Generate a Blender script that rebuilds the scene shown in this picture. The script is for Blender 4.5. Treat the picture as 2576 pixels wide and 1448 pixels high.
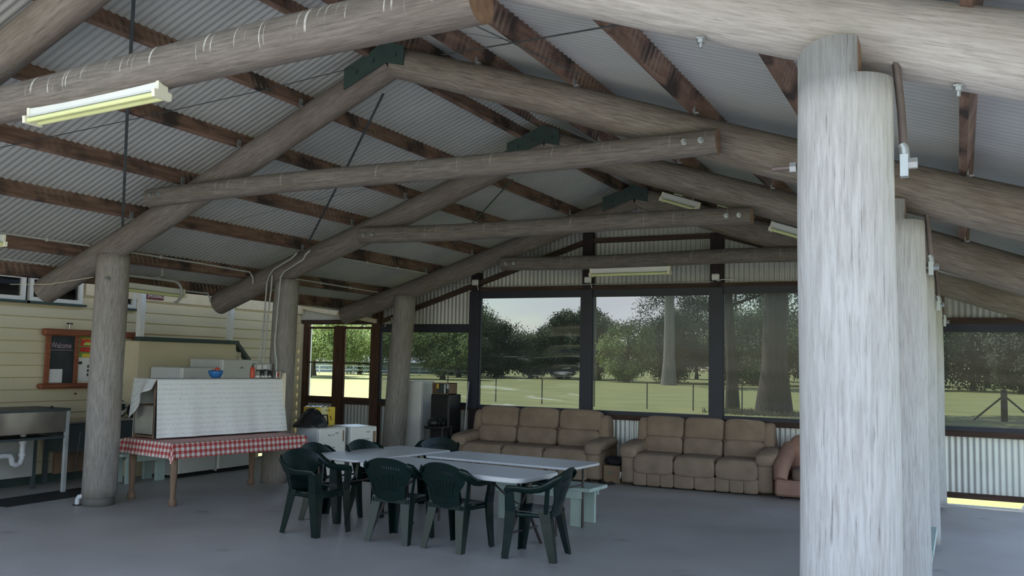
import bpy, math, random
from mathutils import Vector, Matrix, Euler
random.seed(7)
PI = math.pi
for o in list(bpy.data.objects): bpy.data.objects.remove(o)
C = bpy.context.scene.collection
S = bpy.context.scene

# ------------------------------------------------------------------ camera
F, YAW, PITCH, ROLL = 2279.16, -0.45827, 0.08153, 0.0208
def cam_axes():
    cy, sy, cp, sp = math.cos(YAW), math.sin(YAW), math.cos(PITCH), math.sin(PITCH)
    f = Vector((sy*cp, cy*cp, sp)); r = Vector((cy, -sy, 0)); u = r.cross(f)
    cr, sr = math.cos(ROLL), math.sin(ROLL)
    return cr*r+sr*u, -sr*r+cr*u, f
cd = bpy.data.cameras.new('camera'); cam = bpy.data.objects.new('camera', cd); C.objects.link(cam)
r_, u_, f_ = cam_axes()
cam.matrix_world = Matrix(((r_.x, u_.x, -f_.x, 0), (r_.y, u_.y, -f_.y, 0), (r_.z, u_.z, -f_.z, 1.8), (0, 0, 0, 1)))
cd.sensor_width = 36; cd.lens = 36*F/2576; cd.clip_end = 2000; cd.clip_start = 0.05
S.camera = cam

# ------------------------------------------------------------------ sky, sun, exposure
w = bpy.data.worlds.new('sky'); S.world = w; w.use_nodes = True
nt = w.node_tree; N = nt.nodes; L = nt.links; N.clear()
out = N.new('ShaderNodeOutputWorld'); bg = N.new('ShaderNodeBackground')
tc = N.new('ShaderNodeTexCoord'); mp = N.new('ShaderNodeMapping'); mp.inputs['Scale'].default_value = (1, 1, 2.6)
noi = N.new('ShaderNodeTexNoise'); noi.inputs['Scale'].default_value = 2.6; noi.inputs['Detail'].default_value = 7
noi.inputs['Roughness'].default_value = 0.55
ramp = N.new('ShaderNodeValToRGB'); ramp.color_ramp.elements[0].position = 0.50; ramp.color_ramp.elements[1].position = 0.66
sky = N.new('ShaderNodeTexSky'); sky.sky_type = 'NISHITA'; sky.sun_disc = False
sky.sun_elevation = math.radians(56); sky.sun_rotation = math.radians(-74); sky.dust_density = .3; sky.air_density = 1.1; sky.ozone_density = 1.5
mix = N.new('ShaderNodeMixRGB'); mix.inputs[2].default_value = (5.6, 5.8, 6.2, 1)
L.new(tc.outputs['Generated'], mp.inputs[0]); L.new(mp.outputs[0], noi.inputs['Vector'])
L.new(noi.outputs['Fac'], ramp.inputs[0]); L.new(ramp.outputs[0], mix.inputs[0]); L.new(sky.outputs[0], mix.inputs[1])
L.new(mix.outputs[0], bg.inputs[0]); bg.inputs[1].default_value = 0.19; L.new(bg.outputs[0], out.inputs[0])
sd = bpy.data.lights.new('sun', 'SUN'); sd.energy = 6.8; sd.angle = math.radians(0.6); sd.color = (1, .975, .93)
sun = bpy.data.objects.new('sun', sd); C.objects.link(sun)
sdir = Vector((-.78, .22, 1.2)); sun.rotation_euler = sdir.to_track_quat('Z', 'Y').to_euler(); sun.location = (-20, -20, 40)
S.view_settings.view_transform = 'Standard'; S.view_settings.look = 'None'
S.view_settings.exposure = 1.13; S.view_settings.gamma = 1; S.view_settings.use_curve_mapping = False

# ------------------------------------------------------------------ materials
MATS = {}
def nodes(name):
    m = bpy.data.materials.new(name); m.use_nodes = True
    return m, m.node_tree.nodes, m.node_tree.links, m.node_tree.nodes['Principled BSDF']
def mat(name, c, rough=.6, metal=0, var=.12, scale=6, bump=0, spec=.5, stretch=(1, 1, 1), c2=None, bscale=None):
    m, n, l, b = nodes(name)
    t = n.new('ShaderNodeTexCoord'); mp = n.new('ShaderNodeMapping'); mp.inputs['Scale'].default_value = stretch
    x = n.new('ShaderNodeTexNoise'); x.inputs['Scale'].default_value = scale; x.inputs['Detail'].default_value = 5
    r = n.new('ShaderNodeValToRGB'); e = r.color_ramp.elements
    e[0].position, e[1].position = .3, .7
    a = c2 if c2 else tuple(v*(1-var) for v in c); d = c if c2 else tuple(min(1, v*(1+var)) for v in c)
    e[0].color = (*a, 1); e[1].color = (*d, 1)
    l.new(t.outputs['Object'], mp.inputs[0]); l.new(mp.outputs[0], x.inputs['Vector']); l.new(x.outputs['Fac'], r.inputs[0])
    l.new(r.outputs[0], b.inputs['Base Color'])
    b.inputs['Roughness'].default_value = rough; b.inputs['Metallic'].default_value = metal; b.inputs['Specular IOR Level'].default_value = spec
    if bump:
        x2 = n.new('ShaderNodeTexNoise'); x2.inputs['Scale'].default_value = bscale or scale*5; x2.inputs['Detail'].default_value = 4
        l.new(mp.outputs[0], x2.inputs['Vector'])
        bp = n.new('ShaderNodeBump'); bp.inputs['Strength'].default_value = bump; bp.inputs['Distance'].default_value = .02
        l.new(x2.outputs['Fac'], bp.inputs['Height']); l.new(bp.outputs[0], b.inputs['Normal'])
    MATS[name] = m; return m
def timber(name, c1, c2, c3, ax=2, grain=26, drips=0, rough=.8, dripc=(.62, .6, .55)):
    """weathered timber: fine grain along an axis, broad tone patches, optional pale run marks across it"""
    m, n, l, b = nodes(name)
    t = n.new('ShaderNodeTexCoord')
    sc = [1, 1, 1]; sc[ax] = .075
    mp = n.new('ShaderNodeMapping'); mp.inputs['Scale'].default_value = sc
    x = n.new('ShaderNodeTexNoise'); x.inputs['Scale'].default_value = grain; x.inputs['Detail'].default_value = 7; x.inputs['Roughness'].default_value = .66; x.inputs['Distortion'].default_value = .25
    r = n.new('ShaderNodeValToRGB'); e = r.color_ramp.elements; e[0].position, e[1].position = .3, .62
    e[0].color = (*c1, 1); e[1].color = (*c2, 1)
    sc2 = [1, 1, 1]; sc2[ax] = .35
    mp2 = n.new('ShaderNodeMapping'); mp2.inputs['Scale'].default_value = sc2
    y = n.new('ShaderNodeTexNoise'); y.inputs['Scale'].default_value = 3.2; y.inputs['Detail'].default_value = 4
    r2 = n.new('ShaderNodeValToRGB'); r2.color_ramp.elements[0].position = .44; r2.color_ramp.elements[1].position = .7
    mx = n.new('ShaderNodeMixRGB'); mx.inputs[2].default_value = (*c3, 1)
    l.new(t.outputs['Object'], mp.inputs[0]); l.new(t.outputs['Object'], mp2.inputs[0])
    l.new(mp.outputs[0], x.inputs['Vector']); l.new(mp2.outputs[0], y.inputs['Vector'])
    l.new(x.outputs['Fac'], r.inputs[0]); l.new(y.outputs['Fac'], r2.inputs[0])
    l.new(r.outputs[0], mx.inputs[1])
    mul = n.new('ShaderNodeMath'); mul.operation = 'MULTIPLY'; mul.inputs[1].default_value = .6
    l.new(r2.outputs[0], mul.inputs[0]); l.new(mul.outputs[0], mx.inputs[0])
    col = mx.outputs[0]
    if drips:
        sc3 = [.9, .9, .9]; sc3[ax] = 34
        mp3 = n.new('ShaderNodeMapping'); mp3.inputs['Scale'].default_value = sc3
        z = n.new('ShaderNodeTexNoise'); z.inputs['Scale'].default_value = 1.0; z.inputs['Detail'].default_value = 1.5
        r3 = n.new('ShaderNodeValToRGB'); r3.color_ramp.elements[0].position = .60; r3.color_ramp.elements[1].position = .65
        l.new(t.outputs['Object'], mp3.inputs[0]); l.new(mp3.outputs[0], z.inputs['Vector']); l.new(z.outputs['Fac'], r3.inputs[0])
        m3 = n.new('ShaderNodeMath'); m3.operation = 'MULTIPLY'; m3.inputs[1].default_value = drips
        sp = n.new('ShaderNodeSeparateXYZ'); l.new(t.outputs['Object'], sp.inputs[0])
        z2 = n.new('ShaderNodeTexNoise'); z2.inputs['Scale'].default_value = 9; l.new(t.outputs['Object'], z2.inputs['Vector'])
        z3 = n.new('ShaderNodeMath'); z3.operation = 'MULTIPLY_ADD'; z3.inputs[1].default_value = .34; l.new(z2.outputs['Fac'], z3.inputs[0]); l.new(sp.outputs['Y'], z3.inputs[2])
        z4 = n.new('ShaderNodeMapRange'); z4.inputs[1].default_value = .13; z4.inputs[2].default_value = .20; l.new(z3.outputs[0], z4.inputs[0])
        z5 = n.new('ShaderNodeMath'); z5.operation = 'MULTIPLY'; l.new(r3.outputs[0], z5.inputs[0]); l.new(z4.outputs[0], z5.inputs[1]); l.new(z5.outputs[0], m3.inputs[0])
        mx3 = n.new('ShaderNodeMixRGB'); mx3.inputs[2].default_value = (*dripc, 1); l.new(m3.outputs[0], mx3.inputs[0]); l.new(col, mx3.inputs[1]); col = mx3.outputs[0]
    sc4 = [1, 1, 1]; sc4[ax] = .035
    mp4 = n.new('ShaderNodeMapping'); mp4.inputs['Scale'].default_value = sc4; l.new(t.outputs['Object'], mp4.inputs[0])
    ck = n.new('ShaderNodeTexNoise'); ck.inputs['Scale'].default_value = grain*2.4; ck.inputs['Detail'].default_value = 3; l.new(mp4.outputs[0], ck.inputs['Vector'])
    cr = n.new('ShaderNodeMapRange'); cr.inputs[1].default_value = .28; cr.inputs[2].default_value = .37; cr.inputs[3].default_value = .58; cr.inputs[4].default_value = 1; l.new(ck.outputs['Fac'], cr.inputs[0])
    mc = n.new('ShaderNodeMixRGB'); mc.blend_type = 'MULTIPLY'; mc.inputs[0].default_value = 1; l.new(col, mc.inputs[1]); l.new(cr.outputs[0], mc.inputs[2]); col = mc.outputs[0]
    l.new(col, b.inputs['Base Color'])
    bp = n.new('ShaderNodeBump'); bp.inputs['Strength'].default_value = .35; bp.inputs['Distance'].default_value = .012
    l.new(x.outputs['Fac'], bp.inputs['Height']); l.new(bp.outputs[0], b.inputs['Normal'])
    b.inputs['Roughness'].default_value = rough; b.inputs['Specular IOR Level'].default_value = .25
    MATS[name] = m; return m
def purlin_mat(name):
    """reddish hardwood with dark water stains and pale scallops left by the corrugations above"""
    m, n, l, b = nodes(name)
    t = n.new('ShaderNodeTexCoord'); sep = n.new('ShaderNodeSeparateXYZ'); l.new(t.outputs['Object'], sep.inputs[0])
    mp = n.new('ShaderNodeMapping'); mp.inputs['Scale'].default_value = (1, .1, 1)
    x = n.new('ShaderNodeTexNoise'); x.inputs['Scale'].default_value = 22; x.inputs['Detail'].default_value = 5
    l.new(t.outputs['Object'], mp.inputs[0]); l.new(mp.outputs[0], x.inputs['Vector'])
    r = n.new('ShaderNodeValToRGB'); r.color_ramp.elements[0].position = .3; r.color_ramp.elements[1].position = .7
    r.color_ramp.elements[0].color = (.125, .076, .058, 1); r.color_ramp.elements[1].color = (.255, .16, .12, 1)
    l.new(x.outputs['Fac'], r.inputs[0])
    y = n.new('ShaderNodeTexNoise'); y.inputs['Scale'].default_value = 2.4; y.inputs['Detail'].default_value = 5
    l.new(t.outputs['Object'], y.inputs['Vector'])
    r2 = n.new('ShaderNodeValToRGB'); r2.color_ramp.elements[0].position = .5; r2.color_ramp.elements[1].position = .62
    l.new(y.outputs['Fac'], r2.inputs[0])
    mx = n.new('ShaderNodeMixRGB'); mx.inputs[2].default_value = (.055, .042, .038, 1); l.new(r2.outputs[0], mx.inputs[0]); l.new(r.outputs[0], mx.inputs[1])
    # pale scallops, 76 mm apart
    ph = n.new('ShaderNodeMath'); ph.operation = 'MULTIPLY'; ph.inputs[1].default_value = 2*PI/.0762; l.new(sep.outputs['Y'], ph.inputs[0])
    cs = n.new('ShaderNodeMath'); cs.operation = 'COSINE'; l.new(ph.outputs[0], cs.inputs[0])
    gt = n.new('ShaderNodeMapRange'); gt.inputs[1].default_value = -.1; gt.inputs[2].default_value = .5; l.new(cs.outputs[0], gt.inputs[0])
    z = n.new('ShaderNodeTexNoise'); z.inputs['Scale'].default_value = 1.3; z.inputs['Detail'].default_value = 2
    l.new(t.outputs['Object'], z.inputs['Vector'])
    r3 = n.new('ShaderNodeMapRange'); r3.inputs[1].default_value = .48; r3.inputs[2].default_value = .60; l.new(z.outputs['Fac'], r3.inputs[0])
    ge = n.new('ShaderNodeNewGeometry'); sg = n.new('ShaderNodeSeparateXYZ'); l.new(ge.outputs['True Normal'], sg.inputs[0])
    fz = n.new('ShaderNodeMapRange'); fz.inputs[1].default_value = -.6; fz.inputs[2].default_value = -.5; l.new(sg.outputs['Z'], fz.inputs[0])   # the runs stain the sides, not the underside
    m0 = n.new('ShaderNodeMath'); m0.operation = 'MULTIPLY'; l.new(gt.outputs[0], m0.inputs[0]); l.new(fz.outputs[0], m0.inputs[1])
    mm = n.new('ShaderNodeMath'); mm.operation = 'MULTIPLY'; l.new(m0.outputs[0], mm.inputs[0]); l.new(r3.outputs[0], mm.inputs[1])
    m2 = n.new('ShaderNodeMath'); m2.operation = 'MULTIPLY'; m2.inputs[1].default_value = .62; l.new(mm.outputs[0], m2.inputs[0])
    mx2 = n.new('ShaderNodeMixRGB'); mx2.inputs[2].default_value = (.30, .23, .185, 1); l.new(m2.outputs[0], mx2.inputs[0]); l.new(mx.outputs[0], mx2.inputs[1])
    l.new(mx2.outputs[0], b.inputs['Base Color']); b.inputs['Roughness'].default_value = .8; b.inputs['Specular IOR Level'].default_value = .2
    MATS[name] = m; return m
def film(name, tint, gloss, rough, gcol=(1, 1, 1), haze=0, glint=0):
    m = bpy.data.materials.new(name); m.use_nodes = True; n = m.node_tree.nodes; l = m.node_tree.links; n.clear()
    o = n.new('ShaderNodeOutputMaterial'); a = n.new('ShaderNodeBsdfTransparent'); a.inputs[0].default_value = (*tint, 1)
    g = n.new('ShaderNodeBsdfGlossy'); g.inputs['Roughness'].default_value = rough; g.inputs[0].default_value = (*gcol, 1)
    fr = n.new('ShaderNodeFresnel'); fr.inputs[0].default_value = 1.35
    ma = n.new('ShaderNodeMath'); ma.operation = 'MULTIPLY'; ma.inputs[1].default_value = gloss; l.new(fr.outputs[0], ma.inputs[0])
    mx = n.new('ShaderNodeMixShader'); l.new(ma.outputs[0], mx.inputs[0]); l.new(a.outputs[0], mx.inputs[1]); l.new(g.outputs[0], mx.inputs[2])
    last = mx
    if haze:                                                # cloudy plastic scatters a little of the light that reaches it
        td = n.new('ShaderNodeBsdfTranslucent'); td.inputs[0].default_value = (.8, .84, .86, 1); df = n.new('ShaderNodeBsdfDiffuse'); df.inputs[0].default_value = (.7, .72, .72, 1)
        m1 = n.new('ShaderNodeMixShader'); m1.inputs[0].default_value = .4; l.new(td.outputs[0], m1.inputs[1]); l.new(df.outputs[0], m1.inputs[2])
        last = n.new('ShaderNodeMixShader'); last.inputs[0].default_value = haze; l.new(mx.outputs[0], last.inputs[1]); l.new(m1.outputs[0], last.inputs[2])
    if glint:                                              # reflection streaks of the crumpled film, painted in as whitish haze
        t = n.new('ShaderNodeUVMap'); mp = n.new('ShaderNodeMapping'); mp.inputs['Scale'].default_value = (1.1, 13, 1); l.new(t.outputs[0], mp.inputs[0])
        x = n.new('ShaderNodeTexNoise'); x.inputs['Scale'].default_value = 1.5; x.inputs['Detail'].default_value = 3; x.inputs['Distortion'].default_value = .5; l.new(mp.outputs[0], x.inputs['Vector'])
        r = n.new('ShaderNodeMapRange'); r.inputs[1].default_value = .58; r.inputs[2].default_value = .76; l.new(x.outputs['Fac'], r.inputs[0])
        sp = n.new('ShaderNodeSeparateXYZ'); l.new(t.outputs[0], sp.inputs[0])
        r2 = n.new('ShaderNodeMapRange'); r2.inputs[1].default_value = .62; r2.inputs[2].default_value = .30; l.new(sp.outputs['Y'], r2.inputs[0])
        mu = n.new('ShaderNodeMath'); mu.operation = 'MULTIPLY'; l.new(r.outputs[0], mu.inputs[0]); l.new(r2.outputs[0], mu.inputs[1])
        ma2 = n.new('ShaderNodeMath'); ma2.operation = 'MULTIPLY_ADD'; ma2.inputs[1].default_value = glint; ma2.inputs[2].default_value = haze; l.new(mu.outputs[0], ma2.inputs[0]); l.new(ma2.outputs[0], last.inputs[0])
    l.new(last.outputs[0], o.inputs[0]); MATS[name] = m; return m
def checker(name, c1, c2, c3, s):
    """gingham: two crossing stripe sets"""
    m, n, l, b = nodes(name)
    t = n.new('ShaderNodeUVMap'); sep = n.new('ShaderNodeSeparateXYZ'); l.new(t.outputs[0], sep.inputs[0])
    outs = []
    for k in ('X', 'Y'):
        a = n.new('ShaderNodeMath'); a.operation = 'MULTIPLY'; a.inputs[1].default_value = 1/s; l.new(sep.outputs[k], a.inputs[0])
        f = n.new('ShaderNodeMath'); f.operation = 'FRACT'; l.new(a.outputs[0], f.inputs[0])
        g = n.new('ShaderNodeMath'); g.operation = 'GREATER_THAN'; g.inputs[1].default_value = .5; l.new(f.outputs[0], g.inputs[0]); outs.append(g)
    ad = n.new('ShaderNodeMath'); ad.operation = 'ADD'; l.new(outs[0].outputs[0], ad.inputs[0]); l.new(outs[1].outputs[0], ad.inputs[1])
    hf = n.new('ShaderNodeMath'); hf.operation = 'MULTIPLY'; hf.inputs[1].default_value = .5; l.new(ad.outputs[0], hf.inputs[0])
    r = n.new('ShaderNodeValToRGB'); r.color_ramp.interpolation = 'CONSTANT'; e = r.color_ramp.elements
    e[0].position = 0; e[0].color = (*c1, 1); e[1].position = .4; e[1].color = (*c2, 1); q = e.new(.8); q.color = (*c3, 1)
    l.new(hf.outputs[0], r.inputs[0]); l.new(r.outputs[0], b.inputs['Base Color']); b.inputs['Roughness'].default_value = .6
    MATS[name] = m; return m
def printed_cloth(name):
    """white cloth with rows of small grey printed motifs"""
    m, n, l, b = nodes(name)
    t = n.new('ShaderNodeUVMap'); sep = n.new('ShaderNodeSeparateXYZ'); l.new(t.outputs[0], sep.inputs[0])
    a = n.new('ShaderNodeMath'); a.operation = 'MULTIPLY'; a.inputs[1].default_value = 1/.074; l.new(sep.outputs['Y'], a.inputs[0])
    f = n.new('ShaderNodeMath'); f.operation = 'FRACT'; l.new(a.outputs[0], f.inputs[0])
    d = n.new('ShaderNodeMath'); d.operation = 'SUBTRACT'; d.inputs[1].default_value = .5; l.new(f.outputs[0], d.inputs[0])
    ab = n.new('ShaderNodeMath'); ab.operation = 'ABSOLUTE'; l.new(d.outputs[0], ab.inputs[0])
    mr = n.new('ShaderNodeMapRange'); mr.inputs[1].default_value = .30; mr.inputs[2].default_value = .14; l.new(ab.outputs[0], mr.inputs[0])
    v = n.new('ShaderNodeTexVoronoi'); v.inputs['Scale'].default_value = 62; l.new(t.outputs[0], v.inputs['Vector'])
    r = n.new('ShaderNodeMapRange'); r.inputs[1].default_value = .55; r.inputs[2].default_value = .3; l.new(v.outputs['Distance'], r.inputs[0])
    mu = n.new('ShaderNodeMath'); mu.operation = 'MULTIPLY'; l.new(mr.outputs[0], mu.inputs[0]); l.new(r.outputs[0], mu.inputs[1])
    m2 = n.new('ShaderNodeMath'); m2.operation = 'MULTIPLY'; m2.inputs[1].default_value = .42; l.new(mu.outputs[0], m2.inputs[0])
    mx = n.new('ShaderNodeMixRGB'); mx.inputs[1].default_value = (.82, .83, .83, 1); mx.inputs[2].default_value = (.27, .29, .32, 1)
    l.new(m2.outputs[0], mx.inputs[0]); l.new(mx.outputs[0], b.inputs['Base Color']); b.inputs['Roughness'].default_value = .8
    MATS[name] = m; return m
def leaf_mat(name, c1, c2):
    m, n, l, b = nodes(name)
    t = n.new('ShaderNodeTexCoord'); x = n.new('ShaderNodeTexNoise'); x.inputs['Scale'].default_value = .7; x.inputs['Detail'].default_value = 4
    r = n.new('ShaderNodeValToRGB'); e = r.color_ramp.elements; e[0].position, e[1].position = .36, .66
    e[0].color = (*c1, 1); e[1].color = (*c2, 1)
    l.new(t.outputs['Object'], x.inputs['Vector']); l.new(x.outputs['Fac'], r.inputs[0]); l.new(r.outputs[0], b.inputs['Base Color'])
    b.inputs['Roughness'].default_value = .65; b.inputs['Specular IOR Level'].default_value = .2
    tr = n.new('ShaderNodeBsdfTranslucent'); l.new(r.outputs[0], tr.inputs[0]); mx = n.new('ShaderNodeMixShader'); mx.inputs[0].default_value = .3
    o = n['Material Output']; l.new(b.outputs[0], mx.inputs[1]); l.new(tr.outputs[0], mx.inputs[2]); l.new(mx.outputs[0], o.inputs[0])
    MATS[name] = m; return m

timber('log', (.115, .097, .085), (.245, .212, .19), (.15, .115, .095), grain=60)
timber('log_tie', (.10, .086, .076), (.225, .195, .172), (.14, .11, .095), grain=55, drips=.8)
timber('log_pale', (.32, .308, .30), (.50, .492, .488), (.40, .38, .365), grain=60)
timber('log_tie_far', (.10, .086, .076), (.225, .195, .172), (.14, .11, .095), grain=55, drips=.22)
timber('log_grey', (.165, .150, .135), (.33, .305, .28), (.22, .185, .155), grain=60)
timber('log_front', (.29, .262, .238), (.50, .465, .435), (.36, .32, .29), grain=60)
timber('log_warm', (.13, .108, .09), (.29, .25, .21), (.12, .083, .058), grain=60)
mat('end_grain', (.21, .125, .08), .8, var=.3, scale=14)
timber('brown_wood', (.038, .024, .020), (.088, .055, .042), (.06, .036, .028), ax=0, grain=30)
timber('stud_dark', (.022, .016, .018), (.05, .036, .036), (.035, .025, .026), ax=2, grain=30)
timber('brown_wood_up', (.05, .026, .018), (.12, .065, .042), (.08, .04, .028), ax=2, grain=30)
timber('red_wood', (.16, .05, .03), (.30, .11, .055), (.2, .07, .04), ax=1, grain=24)
timber('table_wood', (.16, .10, .065), (.28, .19, .13), (.2, .13, .09), ax=2, grain=30)
purlin_mat('purlin')
mat('roof_steel', (.46, .46, .445), .5, .15, var=.05, scale=2)
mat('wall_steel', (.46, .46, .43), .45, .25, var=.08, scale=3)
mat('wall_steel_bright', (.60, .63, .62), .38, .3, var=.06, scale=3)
mat('cream', (.60, .53, .36), .55, var=.06, scale=3, stretch=(1, .2, 1))
mat('cream_trim', (.68, .60, .44), .5, var=.05)
mat('white_paint', (.66, .66, .64), .45, var=.05)
mat('dark_green_paint', (.035, .06, .055), .5, var=.15)
mat('dark_room', (.02, .022, .03), .8)  # dark colour painted on the backing in place of the house's unlit inside
m = mat('concrete', (.50, .485, .48), .45, var=.1, scale=.7, bump=.08, bscale=60, c2=(.37, .345, .325))
n, l, b = m.node_tree.nodes, m.node_tree.links, m.node_tree.nodes['Principled BSDF']
src = b.inputs['Base Color'].links[0].from_socket; t = n.new('ShaderNodeTexCoord'); x = n.new('ShaderNodeTexNoise'); x.inputs['Scale'].default_value = 1.7; x.inputs['Detail'].default_value = 6; x.inputs['Roughness'].default_value = .62
r = n.new('ShaderNodeMapRange'); r.inputs[1].default_value = .63; r.inputs[2].default_value = .72; r.inputs[3].default_value = 1; r.inputs[4].default_value = .62
mx = n.new('ShaderNodeMixRGB'); mx.blend_type = 'MULTIPLY'; mx.inputs[0].default_value = 1; l.new(t.outputs['Object'], x.inputs['Vector']); l.new(x.outputs['Fac'], r.inputs[0]); l.new(src, mx.inputs[1]); l.new(r.outputs[0], mx.inputs[2]); l.new(mx.outputs[0], b.inputs['Base Color'])
mat('concrete_dark', (.12, .11, .10), .8, var=.2)
mat('grass', (.225, .23, .078), .9, scale=.35, c2=(.16, .18, .055), bump=.5, bscale=40)
mat('gravel', (.43, .43, .43), .9, var=.12, scale=8, bump=.4)
mat('frame_blue', (.018, .020, .034), .5, var=.1)
film('blind_film', (.205, .215, .215), .7, .10, haze=.014)
film('blind_film_glint_streaks', (.205, .215, .215), .8, .10, haze=.014, glint=.5)
film('clear_glass', (.97, .98, .97), 1, .0)
mat('grey_paint_metal', (.5, .52, .52), .5, .3)
mat('galv', (.42, .44, .44), .4, .7, var=.15)
mat('brace_steel', (.09, .10, .105), .5, .4, var=.2)
mat('dark_steel', (.05, .05, .055), .5, .5, var=.2)
mat('rust_steel', (.14, .11, .10), .6, .4, var=.25)
mat('pvc_grey', (.40, .40, .385), .45)
mat('white_enamel', (.72, .72, .68), .35, var=.03)
mat('white_enamel_cool', (.60, .62, .62), .35, var=.04)
mat('fluoro_tube', (.72, .74, .36), .3, var=.04)
mat('fluoro_cream', (.78, .74, .60), .4, var=.03)
m = mat('green_plastic', (.0035, .014, .0125), .25, var=.08, spec=.3)
mat('white_plastic', (.60, .605, .63), .42, var=.03, bump=.05, bscale=120)
mat('table_leg', (.06, .048, .048), .45, .3)
mat('pale_green_paint', (.40, .50, .47), .6, var=.08)
mat('sofa', (.30, .222, .163), .95, var=.16, scale=5, bump=.25, bscale=90, spec=.15)
mat('sofa_dark', (.06, .045, .035), .95)
mat('pink_fabric', (.36, .215, .165), .95, var=.12, scale=6, spec=.15)
mat('pink_seat', (.2, .14, .11), .95, var=.12)
mat('cardboard', (.27, .185, .115), .85, var=.08)
mat('black_cloth', (.010, .010, .014), .8, var=.2)
mat('black_bag', (.016, .017, .020), .32, var=.3, bump=.4, bscale=30)
mat('black_plastic', (.008, .008, .010), .4)
mat('yellow_card', (.70, .50, .05), .5, var=.06)
mat('yellow_pale', (.72, .66, .34), .5, var=.06)
mat('red_print', (.35, .02, .02), .6); mat('dark_print', (.03, .03, .03), .7); mat('teal_print', (.03, .2, .19), .7)
mat('foil', (.85, .86, .88), .2, .9)
mat('blue_plastic', (.03, .16, .42), .35); mat('red_plastic', (.55, .07, .03), .35); mat('orange_fruit', (.45, .05, .04), .5)
mat('jar_dark', (.03, .025, .03), .25); mat('jar_grey', (.20, .21, .18), .3); mat('steel_dull', (.40, .40, .38), .35, .8)
mat('stainless', (.50, .48, .45), .28, .9, var=.1); mat('sink_frame', (.05, .065, .07), .5)
mat('splash_panel', (.38, .38, .36), .6, var=.1)
mat('blackboard', (.025, .03, .035), .6, var=.3); mat('chalk', (.5, .36, .42), .9); mat('paper', (.66, .66, .64), .8, var=.04)
mat('poster_green', (.14, .30, .06), .6); mat('poster_red', (.50, .035, .03), .6); mat('poster_yellow', (.7, .48, .05), .6); mat('poster_lime', (.35, .6, .15), .6)
mat('sign_red', (.12, .008, .012), .5); mat('sign_white', (.8, .8, .78), .5)
mat('ball_white', (.7, .69, .6), .4); mat('ball_black', (.01, .01, .01), .4)
mat('rope', (.7, .66, .48), .8); mat('rubber', (.018, .018, .020), .7)
checker('gingham', (.72, .68, .64), (.52, .22, .20), (.42, .035, .04), .072)
printed_cloth('printed_cloth')
mat('light_panel', (.55, .56, .52), .55, var=.05)
timber('bark', (.035, .028, .024), (.085, .07, .058), (.055, .043, .034), grain=8)
timber('bark_pale', (.15, .138, .125), (.27, .255, .235), (.20, .18, .16), grain=6)
leaf_mat('leaf_dark', (.040, .062, .032), (.095, .130, .062)); leaf_mat('leaf_mid', (.055, .085, .038), (.13, .175, .075))
leaf_mat('leaf_lime', (.19, .26, .08), (.36, .44, .18)); leaf_mat('leaf_gum', (.062, .075, .050), (.14, .155, .105))
mat('straw', (.22, .19, .13), .9, var=.2)
mat('far_wall', (.28, .36, .40), .7); mat('far_roof', (.30, .32, .35), .5)

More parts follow.
